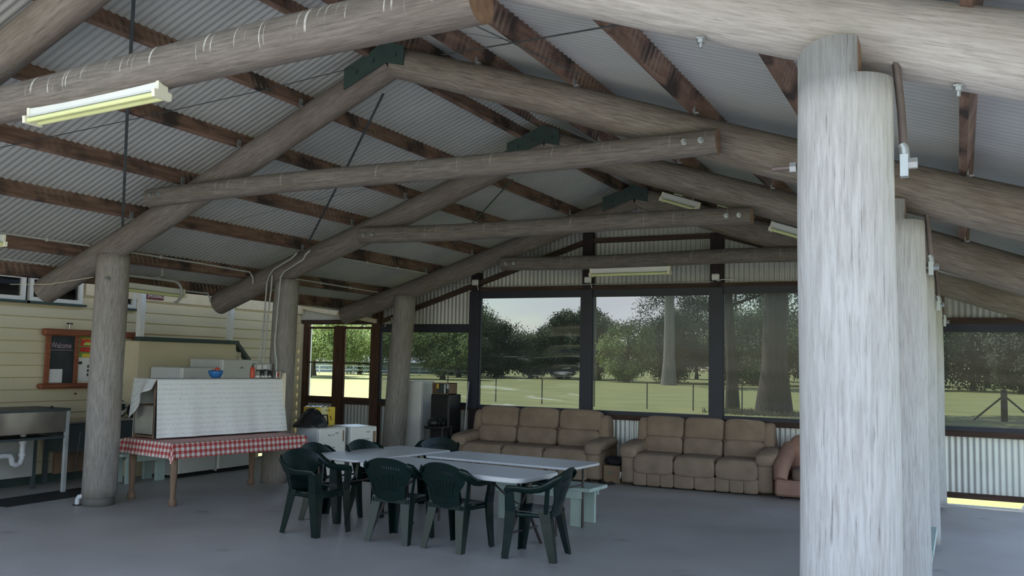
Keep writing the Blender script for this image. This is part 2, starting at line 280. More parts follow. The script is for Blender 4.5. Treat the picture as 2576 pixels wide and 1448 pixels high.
# ------------------------------------------------------------------ mesh builder
class MB:
    def __init__(s): s.v = []; s.f = []; s.m = []; s.sm = []; s.uv = {}
    def add(s, vs, fs, mi=0, smooth=False, uvs=None):
        k = len(s.v); s.v += [tuple(v) for v in vs]
        for i, f in enumerate(fs):
            if uvs: s.uv[len(s.f)] = [uvs[j] for j in f]
            s.f.append(tuple(j+k for j in f)); s.m.append(mi); s.sm.append(smooth)
        return s
    def box(s, c, d, mi=0, rot=None):
        x, y, z = (q/2 for q in d)
        vs = [Vector(p) for p in ((-x,-y,-z),(x,-y,-z),(x,y,-z),(-x,y,-z),(-x,-y,z),(x,-y,z),(x,y,z),(-x,y,z))]
        if rot is not None: vs = [rot @ v for v in vs]
        c = Vector(c)
        return s.add([v+c for v in vs], [(3,2,1,0),(4,5,6,7),(0,1,5,4),(1,2,6,5),(2,3,7,6),(3,0,4,7)], mi)
    def b2(s, a, b, mi=0):
        return s.box([(p+q)/2 for p, q in zip(a, b)], [abs(q-p) for p, q in zip(a, b)], mi)
    def rbox(s, c, d, r, mi=0, rot=None):
        hx, hy, hz = (q/2 for q in d); c = Vector(c); vs = []; ix = {}
        for sx in (-1, 1):
            for sy in (-1, 1):
                for sz in (-1, 1):
                    for a in range(3):
                        p = [sx*(hx-r), sy*(hy-r), sz*(hz-r)]; p[a] += (sx, sy, sz)[a]*r
                        ix[(sx, sy, sz, a)] = len(vs); p = Vector(p); vs.append((rot @ p if rot is not None else p)+c)
        fs = []
        for a in range(3):
            b_, c_ = (a+1) % 3, (a+2) % 3
            for sg in (-1, 1):
                q = []
                for u, v in ((-1,-1),(1,-1),(1,1),(-1,1)):
                    k = [0]*3; k[a] = sg; k[b_] = u; k[c_] = v; q.append(ix[(*k, a)])
                fs.append(tuple(q) if sg > 0 else tuple(q[::-1]))
        for a in range(3):
            b_, c_ = (a+1) % 3, (a+2) % 3
            for u in (-1, 1):
                for v in (-1, 1):
                    k0 = [0]*3; k0[a] = -1; k0[b_] = u; k0[c_] = v; k1 = list(k0); k1[a] = 1
                    q = [ix[(*k0, b_)], ix[(*k1, b_)], ix[(*k1, c_)], ix[(*k0, c_)]]
                    fs.append(tuple(q) if u*v < 0 else tuple(q[::-1]))
        for sx in (-1, 1):
            for sy in (-1, 1):
                for sz in (-1, 1):
                    q = [ix[(sx, sy, sz, a)] for a in range(3)]
                    fs.append(tuple(q) if sx*sy*sz > 0 else tuple(q[::-1]))
        return s.add(vs, fs, mi)
    def tube(s, pts, r, n=8, mi=0, ell=None, cap=True, smooth=True):
        pts = [Vector(p) for p in pts]; R = r if isinstance(r, (list, tuple)) else [r]*len(pts)
        vs = []; prev = None
        for i, p in enumerate(pts):
            d = (pts[min(i+1, len(pts)-1)]-pts[max(i-1, 0)]).normalized()
            if prev is None:
                a = Vector((0, 0, 1)) if abs(d.z) < .9 else Vector((0, 1, 0)); x = d.cross(a).normalized()
            else:
                x = (prev - d*prev.dot(d)).normalized()
            prev = x; y = d.cross(x)
            for k in range(n):
                t = 2*PI*k/n; vs.append(p + (x*math.cos(t)*(ell[0] if ell else 1) + y*math.sin(t)*(ell[1] if ell else 1))*R[i])
        fs = []
        for i in range(len(pts)-1):
            for k in range(n):
                k2 = (k+1) % n; fs.append((i*n+k, i*n+k2, (i+1)*n+k2, (i+1)*n+k))
        s.add(vs, fs, mi, smooth)
        if cap: 
            m0 = len(pts)-1; s.add(vs[:n], [tuple(range(n))[::-1]], mi); s.add(vs[m0*n:], [tuple(range(n))], mi)
        return s
    def lathe(s, prof, n=20, c=(0, 0, 0), mi=0, smooth=True):
        vs = []; c = Vector(c)
        for r, z in prof:
            for k in range(n):
                t = 2*PI*k/n; vs.append(c+Vector((r*math.cos(t), r*math.sin(t), z)))
        fs = [(i*n+k, i*n+(k+1) % n, (i+1)*n+(k+1) % n, (i+1)*n+k) for i in range(len(prof)-1) for k in range(n)]
        if prof[0][0] > 1e-4: fs.append(tuple(range(n))[::-1])
        if prof[-1][0] > 1e-4: fs.append(tuple(range((len(prof)-1)*n, len(prof)*n)))
        return s.add(vs, fs, mi, smooth)
    def prism(s, poly, z0, z1, mi=0, M=None):
        n = len(poly); vs = [Vector((x, y, z0)) for x, y in poly]+[Vector((x, y, z1)) for x, y in poly]
        if M is not None: vs = [M @ v for v in vs]
        return s.add(vs, [tuple(range(n))[::-1], tuple(range(n, 2*n))]+[(i, (i+1) % n, n+(i+1) % n, n+i) for i in range(n)], mi)
    def grid(s, fn, nu, nv, mi=0, smooth=True, uv=None, flip=False):
        vs = [fn(i/nu, j/nv) for j in range(nv+1) for i in range(nu+1)]
        fs = [(j*(nu+1)+i, j*(nu+1)+i+1, (j+1)*(nu+1)+i+1, (j+1)*(nu+1)+i) for j in range(nv) for i in range(nu)]
        if flip: fs = [f[::-1] for f in fs]
        uvs = [uv(i/nu, j/nv) for j in range(nv+1) for i in range(nu+1)] if uv else None
        return s.add(vs, fs, mi, smooth, uvs)
    def pillow(s, c, h, e=.45, nu=20, nv=12, mi=0, rot=None, e2=None):
        """superellipsoid cushion; h = half sizes"""
        e2 = e2 or e; c = Vector(c)
        sg = lambda a, p: math.copysign(abs(a)**p, a)
        vs = []
        for j in range(nv+1):
            ph = -PI/2+PI*j/nv
            for i in range(nu):
                th = 2*PI*i/nu
                p = Vector((h[0]*sg(math.cos(ph), e)*sg(math.cos(th), e2), h[1]*sg(math.cos(ph), e)*sg(math.sin(th), e2), h[2]*sg(math.sin(ph), e)))
                vs.append((rot @ p if rot is not None else p)+c)
        fs = [(j*nu+i, j*nu+(i+1) % nu, (j+1)*nu+(i+1) % nu, (j+1)*nu+i) for j in range(nv) for i in range(nu)]
        return s.add(vs, fs, mi, True)
    def shell(s, fn, nu, nv, t, keep=None, mi=0):
        """curved panel with thickness t; keep(i,j) False leaves a slot"""
        P = [[Vector(fn(i/nu, j/nv)) for i in range(nu+1)] for j in range(nv+1)]
        Nn = [[None]*(nu+1) for _ in range(nv+1)]
        for j in range(nv+1):
            for i in range(nu+1):
                a = P[j][min(i+1, nu)]-P[j][max(i-1, 0)]; b = P[min(j+1, nv)][i]-P[max(j-1, 0)][i]
                Nn[j][i] = a.cross(b).normalized()
        q = (nu+1)*(nv+1)
        vs = [P[j][i]+Nn[j][i]*t/2 for j in range(nv+1) for i in range(nu+1)]+[P[j][i]-Nn[j][i]*t/2 for j in range(nv+1) for i in range(nu+1)]
        K = lambda i, j: 0 <= i < nu and 0 <= j < nv and (keep is None or keep(i, j))
        ix = lambda i, j: j*(nu+1)+i
        fs = []
        for j in range(nv):
            for i in range(nu):
                if not K(i, j): continue
                a, b, c, d = ix(i, j), ix(i+1, j), ix(i+1, j+1), ix(i, j+1)
                fs.append((a, b, c, d)); fs.append((d+q, c+q, b+q, a+q))
                if not K(i, j-1): fs.append((b, a, a+q, b+q))
                if not K(i+1, j): fs.append((c, b, b+q, c+q))
                if not K(i, j+1): fs.append((d, c, c+q, d+q))
                if not K(i-1, j): fs.append((a, d, d+q, a+q))
        return s.add(vs, fs, mi, False)
    def mesh(s, name, mats):
        me = bpy.data.meshes.new(name); me.from_pydata(s.v, [], s.f)
        for k in mats: me.materials.append(MATS[k])
        me.polygons.foreach_set('material_index', s.m); me.polygons.foreach_set('use_smooth', s.sm)
        if s.uv:
            ul = me.uv_layers.new(name='UVMap')
            for p in me.polygons:
                if p.index in s.uv:
                    for li, uv in zip(p.loop_indices, s.uv[p.index]): ul.data[li].uv = uv
        me.update(); return me
    def build(s, name, mats, parent=None, loc=None, rot=None):
        if isinstance(mats, str): mats = [mats]
        o = bpy.data.objects.new(name, s.mesh(name, mats)); C.objects.link(o)
        if parent: o.parent = parent
        if loc is not None: o.location = loc
        if rot is not None: o.rotation_euler = rot
        return o
def put(name, me, parent=None, loc=(0, 0, 0), rot=(0, 0, 0)):
    o = bpy.data.objects.new(name, me); C.objects.link(o); o.parent = parent; o.location = loc; o.rotation_euler = rot; return o
def tag(o, label=None, cat=None, group=None, kind=None):
    if label: o['label'] = label
    if cat: o['category'] = cat
    if group: o['group'] = group
    if kind: o['kind'] = kind
    return o
def thing(name, label, cat, loc=(0, 0, 0), rz=0, group=None, kind=None):
    o = bpy.data.objects.new(name, None); C.objects.link(o); o.location = loc; o.rotation_euler = (0, 0, rz); o.empty_display_size = .1
    return tag(o, label, cat, group, kind)
def copy_tree(o, parent=None):
    c = o.copy(); C.objects.link(c); c.parent = parent
    for ch in list(o.children): copy_tree(ch, c)
    return c
def text_mesh(name, s, size, mats, parent, loc, rot, depth=.001, align='CENTER', sx=1):
    cu = bpy.data.curves.new('lettering', 'FONT'); cu.body = s; cu.size = size; cu.extrude = depth; cu.align_x = align; cu.align_y = 'CENTER'; cu.resolution_u = 2
    t = bpy.data.objects.new('lettering', cu); C.objects.link(t)
    dg = bpy.context.evaluated_depsgraph_get(); me = bpy.data.meshes.new_from_object(t.evaluated_get(dg))
    bpy.data.objects.remove(t); bpy.data.curves.remove(cu)
    me.materials.clear(); me.materials.append(MATS[mats])
    o = put(name, me, parent, loc, rot); o.scale = (sx, 1, 1); return o
FACE_PX = (PI/2, 0, PI/2)       # text readable from +X, running along +Y
FACE_NY = (PI/2, 0, 0)          # text readable from -Y

# ------------------------------------------------------------------ roof geometry as measured frame by frame
KY = [4.4, 7.5, 10.3, 13.2]
LC, LB = [4.70, 4.68, 4.28, 3.99], [.41, .44, .367, .326]
RC, RB = [3.72, 3.585, 3.49, 3.38], [-.324, -.335, -.35, -.331]
def ip(Y, V):
    if Y <= KY[0]: return V[0]
    i = 0 if Y <= KY[1] else 1 if Y <= KY[2] else 2
    t = (Y-KY[i])/(KY[i+1]-KY[i]); return V[i]+(V[i+1]-V[i])*t
def zl(x, Y): return ip(Y, LC)+ip(Y, LB)*(x+5)+.33       # top of the left rafters
def zr(x, Y): return ip(Y, RC)+ip(Y, RB)*(x+2)+.36       # top of the right rafters
def ridge_x(Y):
    a, b, c, d = ip(Y, LC)+.33, ip(Y, LB), ip(Y, RC)+.36, ip(Y, RB)
    return ((c+2*d)-(a+5*b))/(b-d)
def pur(ratio, Y, left):
    """where a purlin crosses the cross-section at Y (ratio = sideways distance over height above eye level)"""
    c, b = (ip(Y, LC)+.33, ip(Y, LB)) if left else (ip(Y, RC)+.36, ip(Y, RB))
    k = c+(5*b if left else 2*b)
    x = ratio*(k-1.8)/(1-ratio*b); return x, k+b*x
PD = .175                                                   # purlin depth
Y0, Y1 = 2.6, 14.35

# ------------------------------------------------------------------ ground, floor
m_ = MB(); m_.b2((-300, -120, -.5), (300, 400, -.07)); tag(m_.build('ground', 'grass'), 'flat mown grass paddock around the open shed', kind='structure')
m_ = MB(); m_.b2((-11.3, -11, -.3), (9, -.95, -.045)); m_.b2((1.65, -.9, -.3), (7, 9.5, -.05)); tag(m_.build('floor_bounce_apron', 'gravel'), 'pale gravel apron added outside the open front to bounce light in', kind='structure')  # unseen apron, added to throw daylight back up under the roof
m_ = MB(); m_.b2((-11.45, -.9, -.4), (1.6, 13.95, 0)); tag(m_.build('floor', 'concrete'), 'worn grey concrete slab floor', kind='structure')

# ------------------------------------------------------------------ roof: sheets, purlins, straps
ceiling = thing('ceiling', 'unlined corrugated steel gable roof on timber purlins', None, (0, 0, 0), 0, None, 'structure')
def sheet(ya, yb, left):
    n = max(1, int(round((yb-ya)/.0762)))*6
    def fn(u, v):
        Y = ya+(yb-ya)*u; xr = ridge_x(Y); xe = -10.5 if left else 1.45; x = xr+(xe-xr)*v
        z = (zl if left else zr)(x, Y)+PD+.01+.008*math.cos(2*PI*Y/.0762)
        return (x, Y, z)
    b = MB(); b.grid(fn, n, 5, smooth=True, flip=left); return b
y = Y0
while y < Y1-.1:
    yb = min(Y1, y+.762)
    for left in (True, False): sheet(y, yb, left).build('roof_sheet', 'roof_steel', ceiling)
    y = yb
KN = [Y0, 4.4, 5.95, 7.5, 8.9, 10.3, 11.75, 13.2, 14.0]
for left, ratios in ((True, (-1.738, -2.339, -3.073, -4.06, -5.435, -8.18, -11.1)), (False, (.75, .035, -.548, -.934, -1.234, -1.443, -1.585))):
    for r in ratios:
        b = MB(); w_ = .05; vs = []
        for Y in KN:
            x, z = pur(r, Y, left); bb = ip(Y, LB if left else RB)
            for dx, dz in ((-w_/2, 0), (w_/2, 0), (w_/2, PD), (-w_/2, PD)): vs.append((x+dx-bb*dz, Y, z+dz+bb*dx))
        fs = [(0, 1, 2, 3), tuple(len(vs)-4+k for k in (3, 2, 1, 0))]
        for i in range(len(KN)-1):
            for k in range(4): fs.append((i*4+k, (i+1)*4+k, (i+1)*4+(k+1) % 4, i*4+(k+1) % 4))
        b.add(vs, fs); b.build('purlin', 'purlin', ceiling)
def strap(pts, w_=.03):
    b = MB(); b.tube([Vector(p) for p in pts], w_/2, 4, ell=(1, .12), smooth=False); b.build('brace_strap', 'brace_steel', ceiling)
def on(x, Y, left, d=.03): return (x, Y, (zl if left else zr)(x, Y)-d)
strap([on(-8.06, 5.39, 1), on(-7.21, 6.06, 1), on(-6.22, 6.84, 1), on(-5.4, 7.45, 1)])
strap([on(-5.3, 4.5, 1), on(-5.89, 4.97, 1), on(-7.18, 6.06, 1), on(-8.87, 7.51, 1)])
strap([on(-5.55, 8.0, 1), on(-6.7, 8.9, 1), on(-8.2, 10.1, 1)])
strap([on(-5.5, 11.1, 1), on(-7.2, 12.4, 1)])
strap([on(-8.5, 8.4, 1), on(-7.2, 9.25, 1), on(-5.8, 10.2, 1)], .02)
strap([on(-.9, 4.6, 0), on(-1.94, 5.4, 0), on(-3.06, 6.26, 0), on(-4.4, 7.3, 0)], .04)
strap([on(-4.6, 6.5, 0), on(-3.06, 6.26, 0)], .02)
strap([on(-4.5, 4.3, 0), on(-2.8, 6.9, 0)], .02)
# cleats where purlins meet the rafters
for Y in (7.55, 10.35, 13.25):
    for left, ratios in ((True, (-2.339, -3.073, -4.06, -5.435)), (False, (.035, -.548, -.934, -1.234, -1.443))):
        for r in ratios:
            x, z = pur(r, Y-.12, left); b = MB(); b.box((x+.035, Y-.12, z+.02), (.012, .05, .09)); b.box((x+.05, Y-.12, z-.02), (.05, .05, .012)); b.build('cleat', 'galv', ceiling)

# ------------------------------------------------------------------ logs
def log(name, label, cat, p0, p1, r0, r1, mats, group=None, wob=.012, seg=22, n=26, flat=None):
    p0, p1 = Vector(p0), Vector(p1); d = p1-p0; Ln = d.length
    sd = random.random()*9; b = MB(); vs = []
    for i in range(seg+1):
        t = i/seg; rr = r0+(r1-r0)*t
        for k in range(n):
            a = 2*PI*k/n; q = rr*(1+.025*math.sin(2*a+sd)+.02*math.sin(3*a+sd*2+t*2))+wob*.35*math.sin(7*t+sd+a)
            vs.append((q*math.cos(a)+wob*math.sin(3*t*PI+sd), q*math.sin(a)+wob*math.cos(2.3*t*PI+sd), Ln*t))
    fs = [(i*n+k, i*n+(k+1) % n, (i+1)*n+(k+1) % n, (i+1)*n+k) for i in range(seg) for k in range(n)]
    b.add(vs, fs, 0, True); b.add(vs[:n], [tuple(range(n))[::-1]], 1); b.add(vs[-n:], [tuple(range(n))], 1)
    o = b.build(name, mats, None, p0); o.rotation_euler = d.to_track_quat('Z', 'Y').to_euler()
    return tag(o, label, cat, group)
def bolt(parent, loc, rot, name='bolt', r=.022):
    b = MB(); b.prism([(r*1.3*math.cos(k*PI/4), r*1.3*math.sin(k*PI/4)) for k in range(8)], 0, .006)
    b.prism([(r*math.cos(k*PI/3), r*math.sin(k*PI/3)) for k in range(6)], .006, .026); b.tube([(0, 0, .026), (0, 0, .05)], r*.45, 8)
    return b.build(name, 'galv', parent, loc, rot)
# frames: (Y, left foot end, left apex, right apex, right foot end)
FR = [(4.5, 'nearest frame'), (7.55, 'second frame'), (10.35, 'third frame'), (13.25, 'farthest frame')]
def zb(left, x, k):
    return LC[k]+LB[k]*(x+5) if left else RC[k]+RB[k]*(x+2)
for k, (Y, fn_) in enumerate(FR):
    b_, d_ = LB[k], RB[k]; xa = ((RC[k]+2*d_)-(LC[k]+5*b_))/(b_-d_)
    rl, rr = .15, .165
    xl = (-10.35, -10.2, -10.05, -9.88)[k]
    ol = rl*math.sqrt(1+b_*b_); orr = rr*math.sqrt(1+d_*d_); lift = (0, 0, 0, 0)[k]
    if k == 0: orr += .03
    log('timber_rafter', 'round log rafter falling to the left, %s from the camera' % fn_ if k else 'dark log rafter in the top left corner, nearest frame', 'rafter',
        (xl, Y, zb(1, xl, k)+ol), (xa-.02, Y, zb(1, xa, k)+ol), rl+.015, rl, ['log', 'end_grain'], 'log rafters')
    log('timber_rafter', 'round log rafter falling to the right, %s from the camera' % fn_, 'rafter',
        (1.3, Y, zb(0, 1.3, k)+orr+.02), (xa+.04, Y, zb(0, xa, k)+orr-.0), rr+.035, rr-.01, ['log_warm', 'end_grain'] if k else ['log_front', 'end_grain'], 'log rafters')
    if k:
        b = MB(); z_ = zb(1, xa, k)
        b.prism([(-.5, -.5*b_+.14), (0, .14), (0, .36), (-.5, .36-.5*b_)], -.17, -.155, 0, Matrix(((1, 0, 0, xa), (0, 0, 1, Y), (0, 1, 0, z_), (0, 0, 0, 1))))
        b.prism([(.22, .22*d_+.16), (.22, .36+.22*d_), (0, .36), (0, .14)], -.17, -.155, 0, Matrix(((1, 0, 0, xa), (0, 0, 1, Y), (0, 1, 0, z_), (0, 0, 0, 1))))
        for sx in (-.35, -.15, .12): b.tube([(xa+sx, Y-.19, z_+.24+(b_*sx if sx < 0 else d_*sx)), (xa+sx, Y-.15, z_+.24+(b_*sx if sx < 0 else d_*sx))], .02, 8)
        tag(b.build('apex_plate', 'dark_green_paint'), 'dark green steel gusset plate bolted at the ridge of the %s' % fn_, 'bracket', 'ridge gusset plates')
ties = [(-7.85, 3.60, -2.34, 3.80, 4.28, .135, .15), (-8.2, 3.575, -1.74, 3.64, 7.3, .100, .105), (-7.3, 3.47, -2.03, 3.47, 10.1, .115, .1), (-6.6, 3.37, -1.55, 3.37, 13.0, .11, .11)]
tl = ['log collar tie with white run marks across the top left, nearest frame', 'log collar tie crossing the middle of the roof, second frame', 'log collar tie of the third frame, under the ridge', 'log collar tie of the farthest frame, before the gable wall']
for k, (xa, za, xb, zb_, Y, ra, rb) in enumerate(ties):
    o = log('collar_tie', tl[k], 'tie beam', (xa, Y, za), (xb, Y, zb_), ra, rb, ['log_tie_far' if k else 'log_tie', 'end_grain'], 'log collar ties')
    Ln = (Vector((xb, 0, zb_))-Vector((xa, 0, za))).length
    for t in (.12, .26, Ln-.26, Ln-.12):
        if k: bolt(o, (0, 0, 0), (0, 0, 0)).matrix_local = Matrix.Translation((0, 0, t)) @ (Vector((xb-xa, 0, zb_-za)).to_track_quat('Z', 'Y').to_matrix().to_4x4().inverted() @ Matrix.Rotation(PI/2, 4, 'X')) @ Matrix.Translation((0, 0, ra*.96))
# posts
def post(label, base, top, r0, r1, mats, tongue=None):
    """upright log; tongue = (x limit, head z, y limit): above the shoulder only the front left part carries on"""
    sd = random.random()*9; n = 36; vs, fs, mi, sm = [], [], [], []
    H = top[2]-base[2]; lv = [(H*i/22, False) for i in range(23)]
    if tongue: lv += [(H, True), (tongue[1]-base[2], True)]
    for zz, cut in lv:
        t = min(1, zz/H); rr = r0+(r1-r0)*t; ox, oy = (top[0]-base[0])*t, (top[1]-base[1])*t
        for k in range(n):
            a = 2*PI*k/n; q = rr*(1+.02*math.sin(2*a+sd)+.016*math.sin(3*a+sd*2+t*2))+.004*math.sin(9*t+sd+a)
            x, y = q*math.cos(a), q*math.sin(a); z_ = zz
            if cut: x, y = min(x, tongue[0]), min(y, tongue[2])
            if cut and zz > H: dx = x-tongue[0]; z_ += -.217*dx-1.02*dx*dx
            vs.append((x+ox, y+oy, z_))
    for i in range(len(lv)-1):
        for k in range(n):
            k2 = (k+1) % n; fs.append((i*n+k, i*n+k2, (i+1)*n+k2, (i+1)*n+k))
            flat = lv[i+1][1] and (not lv[i][1] or any(abs(vs[i*n+k][c]-(top[c]-base[c])-tongue[2*c]) < 1e-4 and abs(vs[i*n+k2][c]-(top[c]-base[c])-tongue[2*c]) < 1e-4 for c in (0, 1)))
            mi.append(1 if flat else 0); sm.append(not flat)
    b = MB(); b.v, b.f, b.m, b.sm = vs, fs, mi, sm
    m0 = (len(lv)-1)*n; b.f += [tuple(range(n))[::-1], tuple(range(m0, m0+n))]; b.m += [1, 1]; b.sm += [False, False]
    return tag(b.build('timber_post', mats, None, base), label, 'post', 'log posts')
R1 = post('nearest pale grey log post, filling the right side of the view', (-.455, 4.4, 0), (-.455, 4.4, 3.12), .222, .213, ['log_pale', 'end_grain'], (.075, 3.287, -.02))
R2 = post('second log post on the right, half hidden behind the nearest', (-.41, 7.5, 0), (-.40, 7.5, 2.93), .20, .19, ['log_pale', 'end_grain'], (.06, 3.08, .0))
R3 = post('third log post on the right, a sliver behind the second', (-.40, 10.3, .06), (-.40, 10.3, 2.80), .20, .19, ['log_pale', 'end_grain'], (.06, 2.9, 0))
R4 = post('farthest log post on the right, before the gable wall', (-.37, 13.35, .06), (-.36, 13.3, 2.76), .20, .18, ['log_pale', 'end_grain'])
L1 = post('log post on the left with dark base ring, nearest of the left row', (-9.27, 7.72, .1), (-9.08, 7.58, 2.98), .193, .183, ['log_grey', 'end_grain'])
L2 = post('log post carrying grey conduits and a power outlet', (-8.9, 10.4, .0), (-8.8, 10.4, 2.93), .19, .178, ['log_grey', 'end_grain'])
L3 = post('log post in front of the small screened window', (-8.74, 13.2, .0), (-8.57, 13.2, 2.9), .20, .185, ['log_grey', 'end_grain'])
b = MB(); b.lathe([(.17, 0), (.186, .004), (.186, .10), (.15, .102)], 28); b.build('post_foot', 'concrete_dark', L1).matrix_local = L1.matrix_basis.inverted() @ Matrix.Translation((-9.275, 7.72, 0))
for P_ in (R3, R4):
    b = MB(); b.box((0, 0, .035), (.1, .1, .07)); b.box((0, 0, .005), (.24, .24, .01)); b.build('post_shoe', 'galv', P_).matrix_local = P_.matrix_basis.inverted() @ Matrix.Translation((P_.location.x, P_.location.y, 0))
bolt(L1, (0, 0, 0), (0, 0, 0)).matrix_local = L1.matrix_basis.inverted() @ Matrix.Translation((-8.98, 7.43, 2.68)) @ Matrix.Rotation(PI/2, 4, 'X')
bolt(L3, (0, 0, 0), (0, 0, 0)).matrix_local = L3.matrix_basis.inverted() @ Matrix.Translation((-8.42, 13.08, 2.5)) @ Matrix.Rotation(PI/2, 4, 'Y')
bolt(L2, (0, 0, 0), (0, 0, 0)).matrix_local = L2.matrix_basis.inverted() @ Matrix.Translation((-8.65, 10.32, 2.52)) @ Matrix.Rotation(PI/2, 4, 'Y')
# through-bolt, hook bolt and tie strap on the right posts
def side_fix(P_, x, Y, z, s=1.0, left=True):
    if left:
        b = MB(); b.tube([(-.79, Y, z+.02), (-.64, Y, z+.02)], .012, 8); b.tube([(-.705, Y, z+.02), (-.675, Y, z+.02)], .026, 6, 1, None, True, False)
        b.build('through_bolt', ['rust_steel', 'galv'], P_).matrix_local = P_.matrix_basis.inverted()
    b = MB(); b.tube([(x+.02, Y, z+.09), (x+.03, Y, z+.07), (x+.035, Y, z-.02)], .022, 8); b.box((x+.03, Y, z-.01), (.034, .05, .10)); b.tube([(x+.045, Y, z+.0), (x+.085, Y, z)], .026, 6, 0, None, True, False)
    b.build('hook_bolt', 'galv', P_).matrix_local = P_.matrix_basis.inverted()
    b = MB(); b.tube([(x+.0, Y, z+.5), (x+.02, Y, z+.25), (x+.03, Y, z+.05)], .018, 6); b.build('tie_rod', 'rust_steel', P_).matrix_local = P_.matrix_basis.inverted()
for xx, zz in ((-1.15, 3.455), (.02, 3.07)): bolt(R1, (0, 0, 0), (0, 0, 0), 'nut').matrix_local = R1.matrix_basis.inverted() @ Matrix.Translation((xx, 4.45, zz+.01)) @ Matrix.Rotation(PI, 4, 'X')
side_fix(R1, -.235, 4.4, 2.73); side_fix(R2, -.205, 7.5, 2.58, 1, False); side_fix(R3, -.205, 10.3, 2.48, 1, False); side_fix(R4, -.185, 13.3, 2.45, 1, False)

# ------------------------------------------------------------------ corrugated panels
def corr(parent, name, x0, x1, zlo, ztop, matn, Y=14.08):
    n = max(1, int(round((x1-x0)/.0762*6)))
    def fn(u, v):
        x = x0+(x1-x0)*u; a = zlo(x) if callable(zlo) else zlo; c = ztop(x) if callable(ztop) else ztop
        return (x, Y+.0085*math.cos(2*PI*x/.0762), a+(c-a)*v)
    b = MB(); b.grid(fn, n, 2, smooth=True); return b.build(name, matn, parent)

wall_back = thing('wall_back', 'gable end wall of corrugated steel on dark timber studs', None, (0, 0, 0), 0, None, 'structure')
YW = 14.05
rt = lambda x: (zl(x, 14.08) if x < ridge_x(14.08) else zr(x, 14.08))+PD
def sheets(x0, x1, zlo, ztop, matn):
    x = x0
    while x < x1-.02:
        xb = min(x1, x+.762); corr(wall_back, 'wall_sheet', x, xb, zlo, ztop, matn); x = xb
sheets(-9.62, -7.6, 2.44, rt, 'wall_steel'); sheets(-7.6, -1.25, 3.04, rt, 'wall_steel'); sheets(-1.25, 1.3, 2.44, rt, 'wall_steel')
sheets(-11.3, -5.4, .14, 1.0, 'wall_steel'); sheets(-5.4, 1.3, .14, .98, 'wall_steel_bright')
def member(name, a, c, matn, parent=None): b = MB(); b.b2(a, c); return b.build(name, matn, parent or wall_back)
# studs
for x0, x1, zt in ((-7.69, -7.52, 3.35), (-5.59, -5.41, 3.97), (-3.45, -3.26, 3.88), (-1.32, -1.14, 3.2)):
    member('stud', (x0, 13.96, 0), (x1, 14.07, zt), 'stud_dark'); member('stud_facing', (x0-.012, 13.93, .99), (x1+.012, 13.961, 3.02 if x0 > -7.6 and x0 < -2 else 2.45 if x0 > -2 else 3.02), 'frame_blue')
member('stud', (-9.78, 13.96, 0), (-9.60, 14.07, 2.75), 'brown_wood_up'); member('stud', (-11.38, 13.96, 0), (-11.27, 14.07, 2.5), 'brown_wood_up')
member('stud', (-10.63, 13.955, 0), (-10.43, 14.07, 2.42), 'brown_wood_up'); member('stud', (1.12, 13.96, 0), (1.28, 14.07, 2.7), 'brown_wood_up')
# rails
member('sill_rail', (-7.5, 13.97, .91), (1.28, 14.065, .995), 'brown_wood'); member('sill_rail', (-11.27, 13.97, .95), (-7.69, 14.065, 1.04), 'brown_wood')
member('bottom_rail', (-11.38, 13.98, .075), (1.28, 14.07, .145), 'brown_wood')
member('head_rail', (-7.6, 13.97, 3.02), (-1.2, 14.06, 3.09), 'brown_wood'); member('head_rail', (-1.2, 13.97, 2.46), (1.28, 14.06, 2.54), 'brown_wood')
member('gable_rail', (-5.45, 13.98, 3.80), (-3.3, 14.06, 3.875), 'brown_wood')
for a, c in (((-9.7, 2.42), (-5.5, 3.80)), ((-3.3, 3.80), (1.2, 2.5))):
    b = MB(); b.prism([(a[0], a[1]), (c[0], c[1]), (c[0], c[1]+.085), (a[0], a[1]+.085)], 13.98, 14.06, 0, Matrix(((1, 0, 0, 0), (0, 0, 1, 0), (0, 1, 0, 0), (0, 0, 0, 1)))); b.build('gable_rail', 'brown_wood', wall_back)
# head of the left corner
member('head_rail', (-11.42, 13.945, 2.445), (-9.59, 14.072, 2.53), 'brown_wood'); member('corner_panel', (-11.75, 14.0, 2.53), (-9.62, 14.06, 2.9), 'light_panel')
b = MB(); b.prism([(-11.4, 2.74), (-9.65, 2.46), (-9.65, 2.54), (-11.4, 2.88)], 13.9, 13.99, 0, Matrix(((1, 0, 0, 0), (0, 0, 1, 0), (0, 1, 0, 0), (0, 0, 0, 1)))); b.build('corner_beam', 'cream_trim', wall_back)

# screened openings: blue-black border frames holding clear plastic film
def blind(n, x0, x1, z0, z1, head, waves=0, foot=.06):
    wn = thing('window_%d' % n, None, None, (0, 0, 0), 0, None, 'structure')
    b = MB(); fr = .0
    b.b2((x0-.03, 13.965, z1), (x1+.03, 14.03, z1+head)); b.b2((x0-.03, 13.965, z0-foot), (x1+.03, 14.03, z0))
    b.b2((x0-.035, 13.97, z0), (x0, 14.03, z1)); b.b2((x1, 13.97, z0), (x1+.035, 14.03, z1)); b.build('blind_border', 'frame_blue', wn)
    def fn(u, v):
        d = 0
        if waves: d = waves*(math.sin(v*34+2*math.sin(u*3+n))*math.exp(-((v-.35)/.3)**2)*(.35+.65*abs(2*u-1))+.5*math.sin(v*80+u*4)*math.exp(-v*6))
        return (x0+(x1-x0)*u, 14.0+d, z0+(z1-z0)*v)
    b = MB(); b.grid(fn, 24, 60, uv=lambda u, v: (u*(x1-x0)/1.85+n*.37, v)); b.build('blind_film', 'blind_film_glint_streaks' if waves > .005 else 'blind_film', wn); return wn
